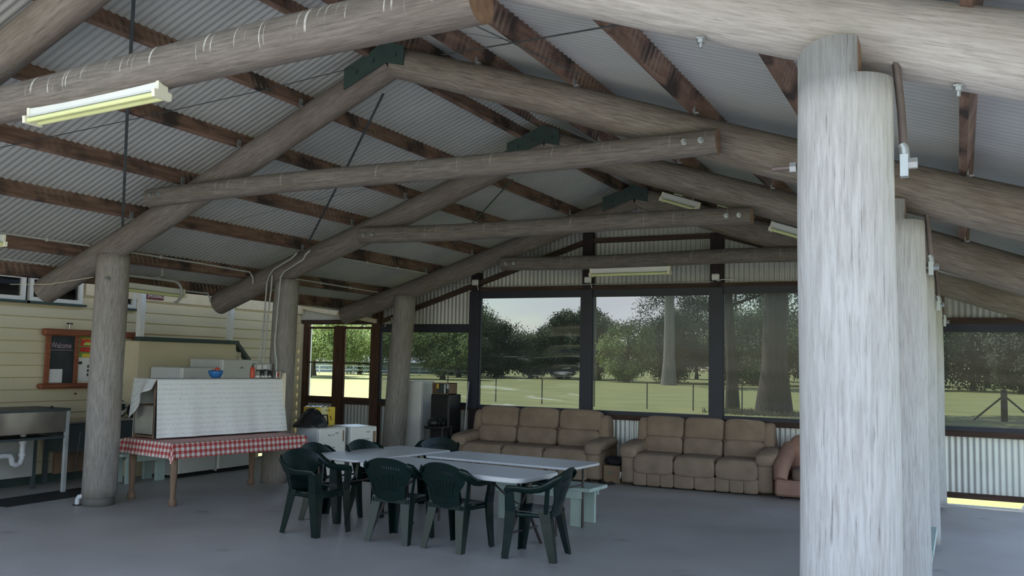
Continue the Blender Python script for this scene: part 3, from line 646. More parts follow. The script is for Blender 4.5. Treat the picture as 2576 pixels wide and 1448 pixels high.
blind(1, -9.56, -7.72, 1.075, 2.30, .15, .010); blind(2, -7.49, -5.61, 1.055, 2.90, .12, .011); blind(3, -5.39, -3.47, 1.05, 2.90, .12, .0008)
blind(4, -3.24, -1.34, 1.05, 2.915, .115, .0008); blind(5, -1.12, 1.1, 1.05, 2.34, .12, .0008)
for n, x0, x1 in ((6, -11.26, -10.63), (7, -10.43, -9.78)):
    wn = thing('window_%d' % n, None, None, (0, 0, 0), 0, None, 'structure'); b = MB(); t = .03
    b.b2((x0, 13.985, 1.04), (x0+t, 14.03, 2.40)); b.b2((x1-t, 13.985, 1.04), (x1, 14.03, 2.40)); b.b2((x0+t, 13.986, 1.04), (x1-t, 14.029, 1.08)); b.b2((x0+t, 13.986, 2.36), (x1-t, 14.029, 2.40)); b.build('window_sash', 'brown_wood_up', wn)
    b = MB(); b.b2((x0+t, 13.99, 1.705), (x1-t, 14.025, 1.73)); b.build('glazing_bar', 'brown_wood', wn)
    for z0, z1 in ((1.08, 1.705), (1.73, 2.36)): b = MB(); b.b2((x0+t, 14.004, z0), (x1-t, 14.008, z1)); b.build('window_pane', 'clear_glass', wn)

# ------------------------------------------------------------------ house wall on the left
wall_left = MB().b2((-11.9, 2.0, 0), (-11.8, 13.95, 3.5)).b2((-11.8, 13.9, 0), (-11.44, 13.94, 3.3)).b2((-11.8, 2, 3.2), (-10.35, 14.1, 3.26)).build('wall_left', 'dark_room'); tag(wall_left, 'cream weatherboard house wall', kind='structure')
EXP = .166
wins = [(7.02, 7.57), (7.62, 8.10), (8.16, 9.0), (9.3, 9.95)]   # high windows (y ranges)
bme = {}
def board(y0, y1, z):
    b = MB(); h = EXP+.02
    b.prism([(-11.445, 0), (-11.418, 0), (-11.398, .014), (-11.428, h), (-11.445, h)], 0, y1-y0, 0, Matrix(((1, 0, 0, 0), (0, 0, 1, y0), (0, 1, 0, z), (0, 0, 0, 1))))
    b.build('weatherboard', 'cream', wall_left)
z = .12
while z < 3.1:
    if z > 2.44 and z < 2.8:
        for a, c in ((9.98, 13.93), (9.03, 9.27), (2.2, 6.98)): board(a, c, z)
    else:
        sp = random.choice((4.1, 5.6, 7.3, 8.05, 9.6, 11.2)); board(2.2, sp, z); board(sp+.003, 13.93, z)
    z += EXP
for a, c, n in ((-11.40, 13.90, 0),): 
    b = MB(); b.b2((-11.40, 13.9, 0), (-11.36, 13.96, 2.45)); b.build('corner_stop', 'cream_trim', wall_left)
b = MB(); b.b2((-11.41, 9.05, 2.64), (-11.365, 13.94, 2.92)); b.build('fascia', 'cream_trim', wall_left)
b = MB(); b.b2((-11.41, 2.2, 2.82), (-11.365, 9.05, 2.95)); b.build('fascia', 'cream_trim', wall_left)
k = 8
for i, (a, c) in enumerate(wins):
    wn = thing('window_%d' % k, None, None, (0, 0, 0), 0, None, 'structure'); k += 1
    z0, z1 = 2.50, 2.82; t = .055; b = MB()
    b.b2((-11.42, a, z0), (-11.36, a+t, z1)); b.b2((-11.42, c-t, z0), (-11.36, c, z1)); b.b2((-11.419, a+t, z0), (-11.361, c-t, z0+t)); b.b2((-11.419, a+t, z1-t*.4), (-11.361, c-t, z1)); b.build('window_frame', 'white_paint', wn)
    b = MB(); b.b2((-11.405, a+t, z0+t), (-11.4, c-t, z1-t*.4)); b.build('window_pane', 'clear_glass', wn)
    b = MB(); b.b2((-11.42, a-.05, z0-.035), (-11.33, c+.05, z0-.003)); b.build('window_sill', 'dark_green_paint', wn)
# lower part of that wall: sheet lining behind the benches
m_ = MB(); m_.b2((-11.40, 2.2, 0), (-11.39, 9.6, .12)); tag(m_.build('baseboard_left', 'dark_green_paint'), None, kind='structure')

# landing with solid balustrade and handrail
ld = thing('stair_landing', 'cream solid-sided stair landing with dark green cap rail', 'stairs', (-10.99, 9.72, 0))
MB().b2((-.04, 0, 0), (0, 2.03, 2.0)).b2((-.33, 0, 0), (-.04, .05, 2.0)).build('side_panel', 'cream', ld)
MB().b2((-.1, -.01, 2.0), (.05, 2.05, 2.065)).build('cap_rail', 'dark_green_paint', ld)
b = MB(); b.prism([(2.04, 2.065), (3.2, 1.0), (3.2, .93), (2.04, 1.985)], -.09, .03, 0, Matrix(((0, 0, 1, 0), (1, 0, 0, 0), (0, 1, 0, 0), (0, 0, 0, 1)))); b.build('handrail', 'dark_green_paint', ld)
b = MB(); b.prism([(2.04, 0), (3.1, 0), (3.1, .2), (2.04, 1.3)], -.40, -.36, 0, Matrix(((0, 0, 1, 0), (1, 0, 0, 0), (0, 1, 0, 0), (0, 0, 0, 1)))); b.build('stringer', 'cream', ld)
for yy in (2.14, 2.3): MB().b2((-.06, yy, .9), (-.02, yy+.04, 2.0-(yy-2.0)*.92)).build('baluster', 'cream_trim', ld)
for yy in (.0, 1.87): MB().b2((-.085, yy, 2.05), (0, yy+.085, 2.84)).build('landing_post', 'white_paint', ld)

# ------------------------------------------------------------------ green plastic armchairs
def make_chair(label):
    t = thing('garden_chair', label, 'chair', (0, 0, 0), 0, 'dark green plastic armchairs round the tables')
    G = 'green_plastic'
    # seat: dished, rolled front edge, slotted
    def seat(u, v):
        x = (u-.5)*2; y = -.20+.43*v; wd = .205+.03*v
        z = .43-.018*math.cos(x*1.5)*math.sin(PI*min(1, v*1.1))+.012*v-.03*max(0, v-.88)/.12*1.0
        return (x*wd, y, z)
    keep = lambda i, j: not (i % 2 == 1 and 3 <= i <= 17 and 3 <= j <= 8)
    MB().shell(seat, 21, 12, .008, None).build('seat', G, t)
    b = MB()
    for yy, w_ in ((.225, .235), (-.20, .185)):
        b.box((0, yy, .405), (2*w_, .01, .05 if yy > 0 else .032))
    for sx in (-1, 1): b.tube([(sx*.205, -.2, .405), (sx*.236, .22, .405)], .022, 6, ell=(.35, 1))
    b.build('seat_apron', G, t)
    # backrest
    def back(u, v):
        x = (u-.5)*2
        wd = .168+.02*v if v < .45 else .177+.088*math.sin(min(1, (v-.45)/.36)*PI/2)
        top = .835-.075*abs(x)**2.4; z = .40+(top-.40)*v
        y = -.20-.125*v+.05*x*x*(.3+v)
        return (x*wd, y, z)
    keep = lambda i, j: not ((i % 5 == 2 and 9 <= i <= 48 and 4 <= j <= 9) or (i % 3 == 2 and 12 <= i <= 45 and j == 12))
    MB().shell(back, 58, 16, .010, keep).build('backrest', G, t)
    # arms: from the shoulder of the back, down and forward, then a deep front
    for sx in (-1, 1):
        b = MB()
        b.tube([(sx*.232, -.298, .775), (sx*.268, -.262, .745), (sx*.288, -.19, .69), (sx*.294, -.11, .655), (sx*.292, -.02, .64), (sx*.288, .12, .645), (sx*.275, .20, .642), (sx*.262, .225, .61)], [.026, .04, .04, .036, .034, .034, .034, .03], 8, ell=(.42, 1))
        b.tube([(sx*.262, -.18, .665), (sx*.238, -.165, .55), (sx*.212, -.15, .42)], .024, 6, ell=(.4, 1))
        b.build('armrest', G, t)
    # legs: L-section, tapered, splayed; the front ones run up to the arm
    def leg(sx, sy):
        b = MB()
        if sy > 0: st = [((.272, .235, .635), .085), ((.250, .235, .43), .105), ((.248, .246, .22), .085), ((.252, .262, 0), .064)]
        else: st = [((.218, -.185, .45), .11), ((.224, -.205, .34), .10), ((.236, -.232, .17), .082), ((.25, -.262, 0), .062)]
        th = .009; vs = []
        for (x, y, z), a in st:
            for px, py in ((0, 0), (-a, 0), (-a, -th), (-th, -th), (-th, -a), (0, -a)):
                vs.append((sx*(x+px), y+sy*py, z))
        fs = [tuple(range(6)), tuple(range(18, 24))]
        for i in range(3):
            for k in range(6): fs.append((i*6+k, i*6+(k+1) % 6, i*6+6+(k+1) % 6, i*6+6+k))
        b.add(vs, fs)
        return b.build('leg', G, t)
    for sx in (-1, 1):
        for sy in (1, -1): leg(sx, sy)
    return t
chairs = [
    (-6.03, 7.72, -PI/2-.12, 'green chair at the left end of the tables, nearest the camera on that side'),
    (-6.38, 8.44, -PI/2+.05, 'green chair behind the leftmost one, backing onto the gingham table'),
    (-6.17, 9.04, -PI/2-.1, 'green chair with only its curved back showing above the table, before the right bar fridge'),
    (-5.86, 9.68, PI+.05, 'green chair on the far side of the tables, before the black trolley'),
    (-5.08, 7.86, .02, 'green chair seen from behind, left of the two along the near table edge'),
    (-4.40, 7.84, -.16, 'green chair seen from behind, right of the two along the near table edge'),
    (-3.57, 7.88, PI/2+.1, 'green chair pulled up to the right end of the near table, facing left'),
]
proto = None
for x, y, rz, lb in chairs:
    if proto is None: proto = o = make_chair(lb)
    else: o = copy_tree(proto); o['label'] = lb
    o.location = (x, y, 0); o.rotation_euler = (0, 0, rz)

# ------------------------------------------------------------------ white folding tables
def rrect(w_, d, r, n=6):
    out = []
    for cx, cy, a0 in ((w_-r, d-r, 0), (r, d-r, PI/2), (r, r, PI), (w_-r, r, 1.5*PI)):
        for k in range(n+1): a = a0+PI/2*k/n; out.append((cx+r*math.cos(a), cy+r*math.sin(a)))
    return out
def ftable(label, x, y, rz, w_, d, th, r, kind, ztop=.72):
    t = thing('folding_table', label, 'table', (x, y, 0), rz, 'white folding tables pushed together')
    P = rrect(w_, d, r); n = len(P); ins = lambda q: [(w_/2+(px-w_/2)*(1-q/w_*2), d/2+(py-d/2)*(1-q/d*2)) for px, py in P]
    b = MB(); rings = [(ins(.012), ztop-th), (P, ztop-th+.008), (P, ztop-.01), (ins(.003), ztop-.003), (ins(.012), ztop)]
    vs = [(px, py, zz) for R, zz in rings for px, py in R]; fs = [tuple(range(n))[::-1], tuple(range(4*n, 5*n))]
    for i in range(4):
        for k in range(n): fs.append((i*n+k, i*n+(k+1) % n, (i+1)*n+(k+1) % n, (i+1)*n+k))
    b.add(vs, fs); b.build('tabletop', 'white_plastic', t)
    zt = ztop-th
    def legs(xx, s):
        if kind == 'x':
            for ya, yb in ((.04, .50), (d-.05, d-.50)):
                b = MB(); b.tube([(xx, ya if ya < d/2 else ya, 0), (xx+(.012 if ya < d/2 else -.012), yb, zt)], .0165, 10); b.build('leg', 'table_leg', t)
            b = MB(); b.tube([(xx, .12, .18), (xx, d-.13, .18)], .011, 8); b.tube([(xx, .33, .40), (xx, d-.33, .40)], .011, 8); b.build('crossbar', 'table_leg', t)
            b = MB(); b.tube([(xx, d/2, .40), (xx-s*.16, d/2, .46), (xx-s*.45, d/2, zt-.01)], .010, 8); b.build('brace', 'table_leg', t)
        else:
            for ya in (.07, d-.07): b = MB(); b.tube([(xx, ya, 0), (xx, ya, zt)], .0145, 10); b.build('leg', 'table_leg', t)
            b = MB(); b.tube([(xx, .07, .47), (xx, d-.07, .47)], .010, 8); b.build('crossbar', 'table_leg', t)
            b = MB(); b.tube([(xx, d/2, .47), (xx-s*.12, d/2, .53), (xx-s*.38, d/2, zt-.01)], .009, 8); b.build('brace', 'table_leg', t)
    legs(w_-.2, 1); legs(.2, -1)
    return t
ftable('near white folding table with thick rounded top and crossed legs', -5.72, 7.96, -.13, 2.06, .78, .052, .11, 'x')
ftable('far white folding table with thin top before the left sofa', -5.50, 8.94, -.085, 1.90, .75, .030, .09, 's')
ftable('white folding table set crosswise at the left end of the group', -6.62, 8.20, -.156, .84, 1.63, .030, .06, 's')

# ------------------------------------------------------------------ pale green benches
def bench(label, x, y, rz, w_, d, h, npl, group=None):
    t = thing('plank_bench', label, 'bench', (x, y, 0), rz, group)
    pw = d/npl
    for k in range(npl): b = MB(); b.rbox((w_/2, (k+.5)*pw, h-.02), (w_, pw-.008, .04), .004); b.build('plank', 'pale_green_paint', t)
    for yy in (.02, d-.05): b = MB(); b.b2((.1, yy, h-.12), (w_-.1, yy+.03, h-.04)); b.build('side_rail', 'pale_green_paint', t)
    for xx in (.12, w_-.26):
        for yy in (.055, d-.1): b = MB(); b.b2((xx, yy, 0), (xx+.14, yy+.045, h-.04)); b.build('leg', 'pale_green_paint', t)
    return t
bench('pale green plank bench under the far white table', -4.95, 9.5, -.05, 1.30, .50, .43, 3)
bench('pale green plank bench behind the gingham table', -10.78, 8.95, PI/2-.06, .88, .0+.42, .42, 3).location = (-10.35, 8.98, 0)
bench('pale green plank bench along the right row of posts', -.19, 7.76, PI/2, 1.2, .36, .43, 2)

# ------------------------------------------------------------------ sofas
def sofa(label, x, y, Wd, rz=0.0, H=1.02):
    t = thing('recliner_sofa', label, 'sofa', (x, y, 0), rz, 'brown fabric recliner sofas by the back wall')
    M_ = 'sofa'; ar = .27; sw = (Wd-2*ar+.06)/3; D = .92; x0 = -Wd/2+ar-.03
    MB().rbox((0, -.44, .11), (Wd-.22, .8, .14), .02).build('base', 'sofa_dark', t)
    b = MB()
    for sx in (-1, 1):
        for yy in (-.1, -.78): b.lathe([(.03, 0), (.03, .05)], 10, (sx*(Wd/2-.2), yy, 0))
    b.build('feet', 'sofa_dark', t)
    MB().pillow((0, -.12, .5), (Wd/2-.16, .13, .40), .18, 24, 12).build('back_frame', M_, t)
    lean = Matrix.Rotation(-.16, 3, 'X')
    for k in range(3):
        cx = x0+(k+.5)*sw
        MB().pillow((cx, -.21, .855*H/1.02), (sw/2-.003, .12, .175), .38, 24, 14, 0, lean, .30).build('back_cushion', M_, t)
        MB().pillow((cx, -.285, .58*H/1.02), (sw/2-.003, .125, .145), .38, 24, 14, 0, lean, .30).build('lumbar_cushion', M_, t)
        MB().pillow((cx, -.58, .385), (sw/2-.002, .36, .105), .34, 24, 14, 0, None, .24).build('seat_cushion', M_, t)
        MB().pillow((cx, -.87, .325), (sw/2-.002, .085, .135), .45, 24, 14, 0, None, .22).build('seat_front', M_, t)
        npn = (3, 2, 3)[k]; pw = sw/npn
        for q in range(npn):
            MB().pillow((x0+k*sw+(q+.5)*pw, -.875, .125), (pw/2+.001, .05, .105), .30, 16, 10, 0, None, .25).build('footrest_panel', M_, t)
    for sx in (-1, 1):
        MB().pillow((sx*(Wd/2-.15), -.48, .275), (.115, .43, .245), .22, 20, 12).build('side_panel', M_, t)
        a = MB().pillow((sx*(Wd/2-.14), -.50, .555), (.15, .41, .085), .6, 24, 12, 0, Matrix.Rotation(.07, 3, 'X'), .4).build('arm_pad', M_, t)
        MB().pillow((sx*(Wd/2-.15), -.87, .495), (.135, .075, .088), .6, 20, 12, 0, None, .7).build('arm_front', M_, a)
        MB().pillow((sx*(Wd/2-.20), -.17, .735), (.095, .15, .245), .45, 20, 12, 0, Matrix.Rotation(-.1, 3, 'X') @ Matrix.Rotation(-sx*.06, 3, 'Y')).build('wing', M_, t)
    return t
sofa('left brown recliner sofa behind the white tables', -6.22, 14.0, 2.66, 0, 1.05)
sofa('right brown recliner sofa in full view under the third window', -3.48, 14.0, 2.30, .02, 1.0)

# pink armchair beside the right sofa
t = thing('tub_armchair', 'dusty pink armchair beside the right sofa, partly behind the big post', 'armchair', (-1.83, 13.75, 0), .0)
MB().rbox((0, -.38, .15), (.96, .78, .22), .03).build('base', 'pink_fabric', t)
MB().pillow((0, -.08, .50), (.40, .15, .36), .5, 24, 14, 0, Matrix.Rotation(-.12, 3, 'X')).build('backrest', 'pink_fabric', t)
MB().pillow((0, -.42, .33), (.27, .34, .095), .4, 20, 12).build('seat_cushion', 'pink_seat', t)
for sx in (-1, 1):
    b = MB(); b.tube([(sx*.37, -.06, .66), (sx*.40, -.2, .55), (sx*.405, -.5, .47), (sx*.40, -.68, .40), (sx*.40, -.75, .26)], [.11, .12, .115, .11, .09], 14); b.build('armrest', 'pink_fabric', t)
    MB().rbox((sx*.415, -.40, .26), (.12, .72, .36), .03).build('side_panel', 'pink_fabric', t)
b = MB()
for sx in (-1, 1):
    for yy in (-.06, -.70): b.lathe([(.025, 0), (.03, .045)], 10, (sx*.38, yy, 0))
b.build('feet', 'black_plastic', t)

# box, bag and thongs between the sofas
t = thing('cardboard_box', 'brown cardboard box on the floor between the sofas', 'box', (-4.77, 13.28, 0))
MB().rbox((0, .12, .13), (.27, .34, .26), .006).build('carton', 'cardboard', t)
text_mesh('print', 'CMC', .05, 'teal_print', t, (-.03, -.052, .15), FACE_NY)
b = MB(); b.prism([(-.135, 0), (-.12, 0), (-.10, .10), (-.13, .10)], -.01, .0, 0, Matrix(((1, 0, 0, .27), (0, 0, 1, -.06), (0, 1, 0, .08), (0, 0, 0, 1)))); b.build('label', 'paper', t)
b = MB(); b.pillow((0, 0, .055), (.16, .13, .06), .7, 20, 12); b.tube([(-.10, -.05, .09), (-.03, -.10, .14), (.05, -.10, .13), (.11, -.04, .09)], .011, 6)
b.v = [(x+.015*math.sin(y*40+z*30), y+.012*math.sin(x*35), z+.012*math.sin(x*30+y*25)) for x, y, z in b.v]
o = b.build('carry_bag', 'black_cloth', None, (-4.77, 13.40, .262)); tag(o, 'black cloth bag lying on the cardboard box', 'bag')
for i, (x, y, a) in enumerate(((-4.86, 13.10, .9), (-4.72, 13.02, -.4))):
    t = thing('rubber_thong', ('left', 'right')[i]+' black rubber thong on the floor before the cardboard box', 'footwear', (x, y, 0), a, 'pair of rubber thongs')
    MB().prism([(.042*math.cos(q*PI/8)*(1 if math.sin(q*PI/8) > 0 else .85), .125*math.sin(q*PI/8)) for q in range(16)], 0, .018).build('sole', 'rubber', t)
    MB().tube([(-.035, -.02, .018), (-.02, .03, .05), (0, .07, .02), (.02, .03, .05), (.035, -.02, .018)], .005, 6).build('strap', 'rubber', t)
# white shoe by the right edge
t = thing('sports_shoe', 'white sports shoe on the slab edge, far right', 'footwear', (.82, 13.72, 0), -PI/2+.1)
b = MB(); b.prism([(.045*math.cos(q*PI/8), .14*math.sin(q*PI/8)) for q in range(16)], 0, .025); b.build('sole', 'white_plastic', t)
def shoe(u, v):
    a = 2*PI*u; s_ = math.sin(a); rr = 1-.55*v
    return (.043*math.cos(a)*rr, .13*s_*rr-.03*v, .022+.075*v*(1 if s_ < 0 else 1-.25*s_))
MB().grid(shoe, 20, 6).build('upper', 'white_plastic', t)
MB().tube([(-.03, .03, .07), (.03, .035, .07), (-.028, .0, .085), (.028, .005, .085)], .004, 5).build('laces', 'paper', t)

# ------------------------------------------------------------------ gingham table and the covered servery
GA = -.02
t = thing('wooden_table', 'wooden table with turned legs under a red gingham cloth', 'table', (-8.75, 9.09, 0), -.166)
hx, hy = .525, 1.01
MB().rbox((0, 0, .735), (2*hx, 2*hy, .03), .005).build('tabletop', 'table_wood', t)
for sx in (-1, 1): MB().b2((sx*(hx-.09)-.012, -hy+.08, .62), (sx*(hx-.09)+.012, hy-.08, .72)).build('apron', 'table_wood', t)
for sy in (-1, 1): MB().b2((-hx+.08, sy*(hy-.09)-.012, .62), (hx-.08, sy*(hy-.09)+.012, .72)).build('apron', 'table_wood', t)
for sx in (-1, 1):
    for sy in (-1, 1):
        b = MB(); x, y = sx*(hx-.09), sy*(hy-.09); b.box((x, y, .66), (.09, .09, .14))
        b.lathe([(.042, .6), (.045, .45), (.036, .2), (.030, .09), (.042, .085), (.046, .05), (.05, 0)], 14, (x, y, 0)); b.build('leg', 'table_wood', t)
# cloth: top plus hanging sides, in one draped sheet
ov = .185
def cloth(u, v):
    X = -hx-ov+(2*hx+2*ov)*u; Y = -hy-ov+(2*hy+2*ov)*v
    ex, ey = max(0, abs(X)-hx-.004), max(0, abs(Y)-hy-.004)
    x = math.copysign(min(abs(X), hx+.004), X); y = math.copysign(min(abs(Y), hy+.004), Y); z = .754
    if ex > 0 and ey > 0: d = min(ov*1.25, math.hypot(ex, ey)); x += math.copysign(.035*ex/ov+.02, X); y += math.copysign(.035*ey/ov+.02, Y)
    else: d = ex+ey; x += math.copysign(.022*ex/ov, X); y += math.copysign(.022*ey/ov, Y)
    z -= d; f = d/ov
    if ex > ey: x += math.copysign(.010*f*math.sin(Y*14+1), X)
    elif ey > 0: y += math.copysign(.012*f*math.sin(X*15), Y)
    return (x, y, z)
b = MB(); b.grid(cloth, 44, 80, uv=lambda u, v: (u*(2*hx+2*ov), v*(2*hy+2*ov)))
o = b.build('tablecloth', 'gingham', None, (-8.75, 9.09, 0), (0, 0, -.166)); tag(o, 'red and white gingham cloth on the wooden table', 'tablecloth')
# servery cabinet standing on the table
sv = thing('food_cabinet', 'wooden food display cabinet standing on the gingham table, mostly under a white cloth', 'cabinet', (-8.673, 9.175, .757), -.166)
XB, XF, HT, HY = -.60, -.06, .735, .975
for yy in (-HY+.02, HY-.02):
    for xx in (XB+.02, XF-.1): MB().b2((xx-.02, yy-.02, 0), (xx+.02, yy+.02, HT-.01)).build('upright', 'table_wood', sv)
for zz in (.02, .20, .40, HT-.02): MB().b2((XB, -HY+.03, zz-.012), (XF-.09, HY-.03, zz+.012)).build('shelf', 'table_wood', sv)
MB().b2((XB-.012, -HY, 0), (XB, HY, HT-.01)).build('back_panel', 'light_panel', sv)
for yy in (-HY, HY-.01): MB().b2((XB, yy, .05), (XF-.09, yy+.008, .4)).build('side_panel', 'steel_dull', sv)
MB().b2((XF-.085, -HY, 0), (XF-.075, HY, .70)).build('front_panel', 'dark_steel', sv)
# white printed cloth over it: top, sloping front, ends
def drape(u, v):
    S_ = v*1.42; Y = (-HY-.012)+(2*HY+.024)*u                     # v runs back -> over the top -> down the front
    if S_ < .55: x, z = XB+S_*.89, HT+.006
    else:
        q = S_-.55; x, z = XB+.49+q*.126+.014*math.sin(Y*9)*q+.006*math.sin(Y*23)*q, HT+.006-q*.83
        Y += -.05*q if Y < 0 else .03*q
    return (x, Y, max(z, .010))
b = MB(); b.grid(drape, 50, 40, uv=lambda u, v: (u*2.4, v*1.42))
def flap_l(u, v):                                           # end that hangs free at the left
    x = XB-.01+(.50)*u; ln = (.44*(1-u)**1.3+.07+.03*math.sin(u*9))*v
    return (x+.03*v*math.sin(u*7), -HY-.016-.05*v-.02*v*math.sin(u*13), HT+.006-ln)
b.grid(flap_l, 20, 10, uv=lambda u, v: (u*.56, v*.4), flip=True)
def flap_r(u, v):                                           # front edge turned back round the right end
    q = .87*v; x0 = XB+.49+q*.126; return (x0-.20*u*(.3+.7*v), HY+.012+.03*q+.05*u*(1-u)*4*v, max(HT+.006-q*.83-.03*u, .010))
b.grid(flap_r, 8, 20, uv=lambda u, v: (2.4+u*.2, .55+v*.87))
o = b.build('printed_cloth', 'printed_cloth', None, (-8.673, 9.175, .757), (0, 0, -.166)); tag(o, 'white cloth with rows of grey print draped over the food cabinet', 'cloth')
TZ = .757+HT+.014
# things standing along the top
t = thing('mixing_bowl', 'blue plastic bowl of fruit on the cloth-covered cabinet', 'bowl', (-8.97, 9.23, TZ)); prof = [(.045, 0), (.075, .025), (.095, .065), (.098, .10), (.092, .098), (.065, .035), (.0, .02)]
MB().lathe(prof, 24).build('bowl', 'blue_plastic', t)
for i, (x, y) in enumerate(((-.02, -.03), (.02, .005), (-.02, .035))):
    tag(MB().pillow((0, 0, .035), (.032, .032, .032), 1, 14, 8).build('fruit', 'orange_fruit' if i != 1 else 'red_plastic', None, (-8.97+x, 9.23+y, TZ+.045+.03*(i == 1))), ('red fruit on the near side of the blue bowl', 'topmost fruit in the blue bowl', 'red fruit on the far side of the blue bowl')[i], 'fruit', 'fruit in the blue bowl')
t = thing('pump_bottle', 'orange-red pump bottle on the cloth-covered cabinet', 'bottle', (-8.80, 9.75, TZ))
MB().lathe([(.030, 0), (.032, .01), (.032, .135), (.018, .155)], 16).build('bottle', 'red_plastic', t)
b = MB(); b.lathe([(.016, .153), (.018, .17), (.008, .175), (.006, .195)], 12); b.tube([(0, 0, .19), (.0, .015, .20), (.0, .05, .192)], .006, 6); b.build('pump', 'sink_frame', t)
for n, y, h, r, mt, lab in (('sauce_jar', 9.815, .115, .034, 'jar_grey', 'grey-labelled jar next to the orange pump bottle'), ('sauce_jar', 9.90, .115, .032, 'jar_dark', 'dark jar, second from the pump bottle'), ('sauce_jar', 9.965, .12, .034, 'jar_grey', 'grey jar between two dark jars on the cabinet'), ('sauce_jar', 10.05, .11, .030, 'jar_dark', 'dark jar beside the steel canister')):
    t = thing(n, lab, 'jar', (-8.76, y, TZ), 0, 'jars on the cloth-covered cabinet')
    MB().lathe([(r, 0), (r, h*.25), (r*.99, h*.8), (r*.8, h*.86)], 16).build('jar', mt, t); MB().lathe([(r*.86, h*.85), (r*.86, h)], 16).build('lid', 'dark_steel', t)
    MB().lathe([(r*1.015, h*.05), (r*1.015, h*.28)], 16).build('label', 'paper', t)
t = thing('canister', 'dull steel canister at the right end of the cabinet top', 'tin', (-8.66, 10.10, TZ), -.166); MB().rbox((0, 0, .05), (.08, .09, .10), .008).build('body', 'steel_dull', t); MB().rbox((.03, -.02, .052), (.05, .02, .07), .004).build('label', 'red_print', t)
tag(MB().rbox((0, 0, .05), (.06, .09, .035), .003).rbox((0, 0, .02), (.05, .08, .03), .003).build('tea_box', 'cardboard', None, (-8.90, 10.02, TZ)), 'small grey-brown carton behind the jars', 'box')
t = thing('cutting_board', 'cream board standing at the right end of the food cabinet', 'board', (-8.62, 10.17, .76), -.166)
MB().rbox((0, 0, .41), (.14, .016, .82), .004).build('board', 'cream_trim', t)

# ------------------------------------------------------------------ fridges
def fridge(name, label, x, y, rz, w_, d, h, ic=True, handle=True, group=None, feet=.03):
    t = thing(name, label, 'fridge', (x, y, 0), rz, group)                 # door faces +X in local axes; width along Y
    MB().rbox((-d/2, w_/2, feet+(h-feet)/2), (d, w_, h-feet), .012).build('body', 'white_enamel_cool', t)
    MB().rbox((.022, w_/2, feet+.03+(h-feet-.03)/2), (.04, w_-.004, h-feet-.03), .012).build('door', 'white_enamel', t)
    b = MB()
    for yy in (.04, w_-.04):
        for xx in (-.05, -d+.05): b.lathe([(.02, 0), (.02, feet+.01)], 8, (xx, yy, 0))
    b.build('feet', 'black_plastic', t)
    MB().b2((-.03, .02, .005), (.0, w_-.02, feet+.03)).build('kick_plate', 'black_plastic', t)
    return t
t = fridge('upright_fridge', 'taller white fridge behind the gingham table, right of the two', -10.32, 10.72, 0, .80, .66, 1.75, group='white fridges against the landing')
text_mesh('badge', 'SEK', .045, 'dark_print', t, (.043, .42, 1.62), FACE_PX)
fridge('upright_fridge', 'shorter white fridge behind the gingham table, left of the two', -10.34, 9.93, 0, .76, .62, 1.62, group='white fridges against the landing')
b1 = fridge('bar_fridge', 'white bar fridge with a black bag on top, left of the pair', -8.22, 10.50, -.28, .47, .52, .80, group='bar fridges side by side')
b2_ = fridge('bar_fridge', 'white bar fridge with bare shiny top, right of the pair', -8.05, 11.02, -.36, .46, .50, .80, group='bar fridges side by side')
MB().pillow((.046, .42, .68), (.004, .012, .085), .5, 10, 6).build('rust_patch', 'cardboard', b1); text_mesh('scribble', 'Tiger  Tea', .028, 'dark_print', b1, (.043, .20, .70), FACE_PX); text_mesh('scribble', 'l  Tu Me', .036, 'dark_print', b1, (.043, .22, .52), FACE_PX)
MB().rbox((.046, .41, .63), (.006, .05, .20), .002).build('tape', 'cardboard', b2_); text_mesh('scribble', 'Taken  The or Cold drinks', .020, 'dark_print', b2_, (.043, .22, .62), FACE_PX)
for bb in (b1, b2_): MB().pillow((.044, .30, .725), (.003, .035, .012), .8, 14, 6).build('badge', 'steel_dull', bb)
# bag on the left bar fridge
b = MB()
def bag(u, v):
    a = 2*PI*u; rr = (1-v**1.5)**.6; x = .23*math.cos(a)*rr; y = .27*math.sin(a)*rr
    pk = math.exp(-((y-.05)/.16)**2)
    return (x+.012*math.sin(9*a+v*12), y+.012*math.sin(7*a+v*9), .25*v**.8*(.35+.75*pk)+.01*math.sin(5*a)*v)
b.grid(bag, 36, 14); b.tube([(.16, -.02, .03), (.19, .06, .17), (.19, .14, .17), (.16, .20, .03)], .012, 6)
o = b.build('travel_bag', 'black_bag', None, (-8.50, 10.68, .803)); tag(o, 'slumped black bag on top of the left bar fridge', 'bag')
t = thing('drink_carton', 'yellow printed drink carton behind the black bag', 'box', (-8.62, 11.03, .803), -.3)
MB().rbox((0, 0, .135), (.30, .36, .27), .004).build('carton', 'yellow_card', t)
for nm, c, d, mt in (('print_panel', (.151, -.02, .14), (.003, .12, .26), 'yellow_pale'), ('print_panel', (.151, -.14, .1), (.003, .10, .10), 'yellow_pale'), ('print_panel', (.153, .10, .12), (.003, .022, .03), 'red_print'), ('print_panel', (.153, .115, .085), (.003, .03, .012), 'dark_print'), ('print_panel', (.153, .0, .10), (.003, .014, .035), 'dark_print')): MB().box(c, d).build(nm, mt, t)
text_mesh('lettering', 'ESS', .055, 'red_print', t, (.153, -.10, .14), FACE_PX); text_mesh('lettering', 'KN', .05, 'dark_print', t, (.153, .04, .22), FACE_PX)
b = MB(); b.grid(lambda u, v: (-.14+.28*u, -.17+.30*v, .272+.012*math.sin(u*14+v*9)*math.sin(v*11)), 16, 14); b.build('foil_wrap', 'foil', t)

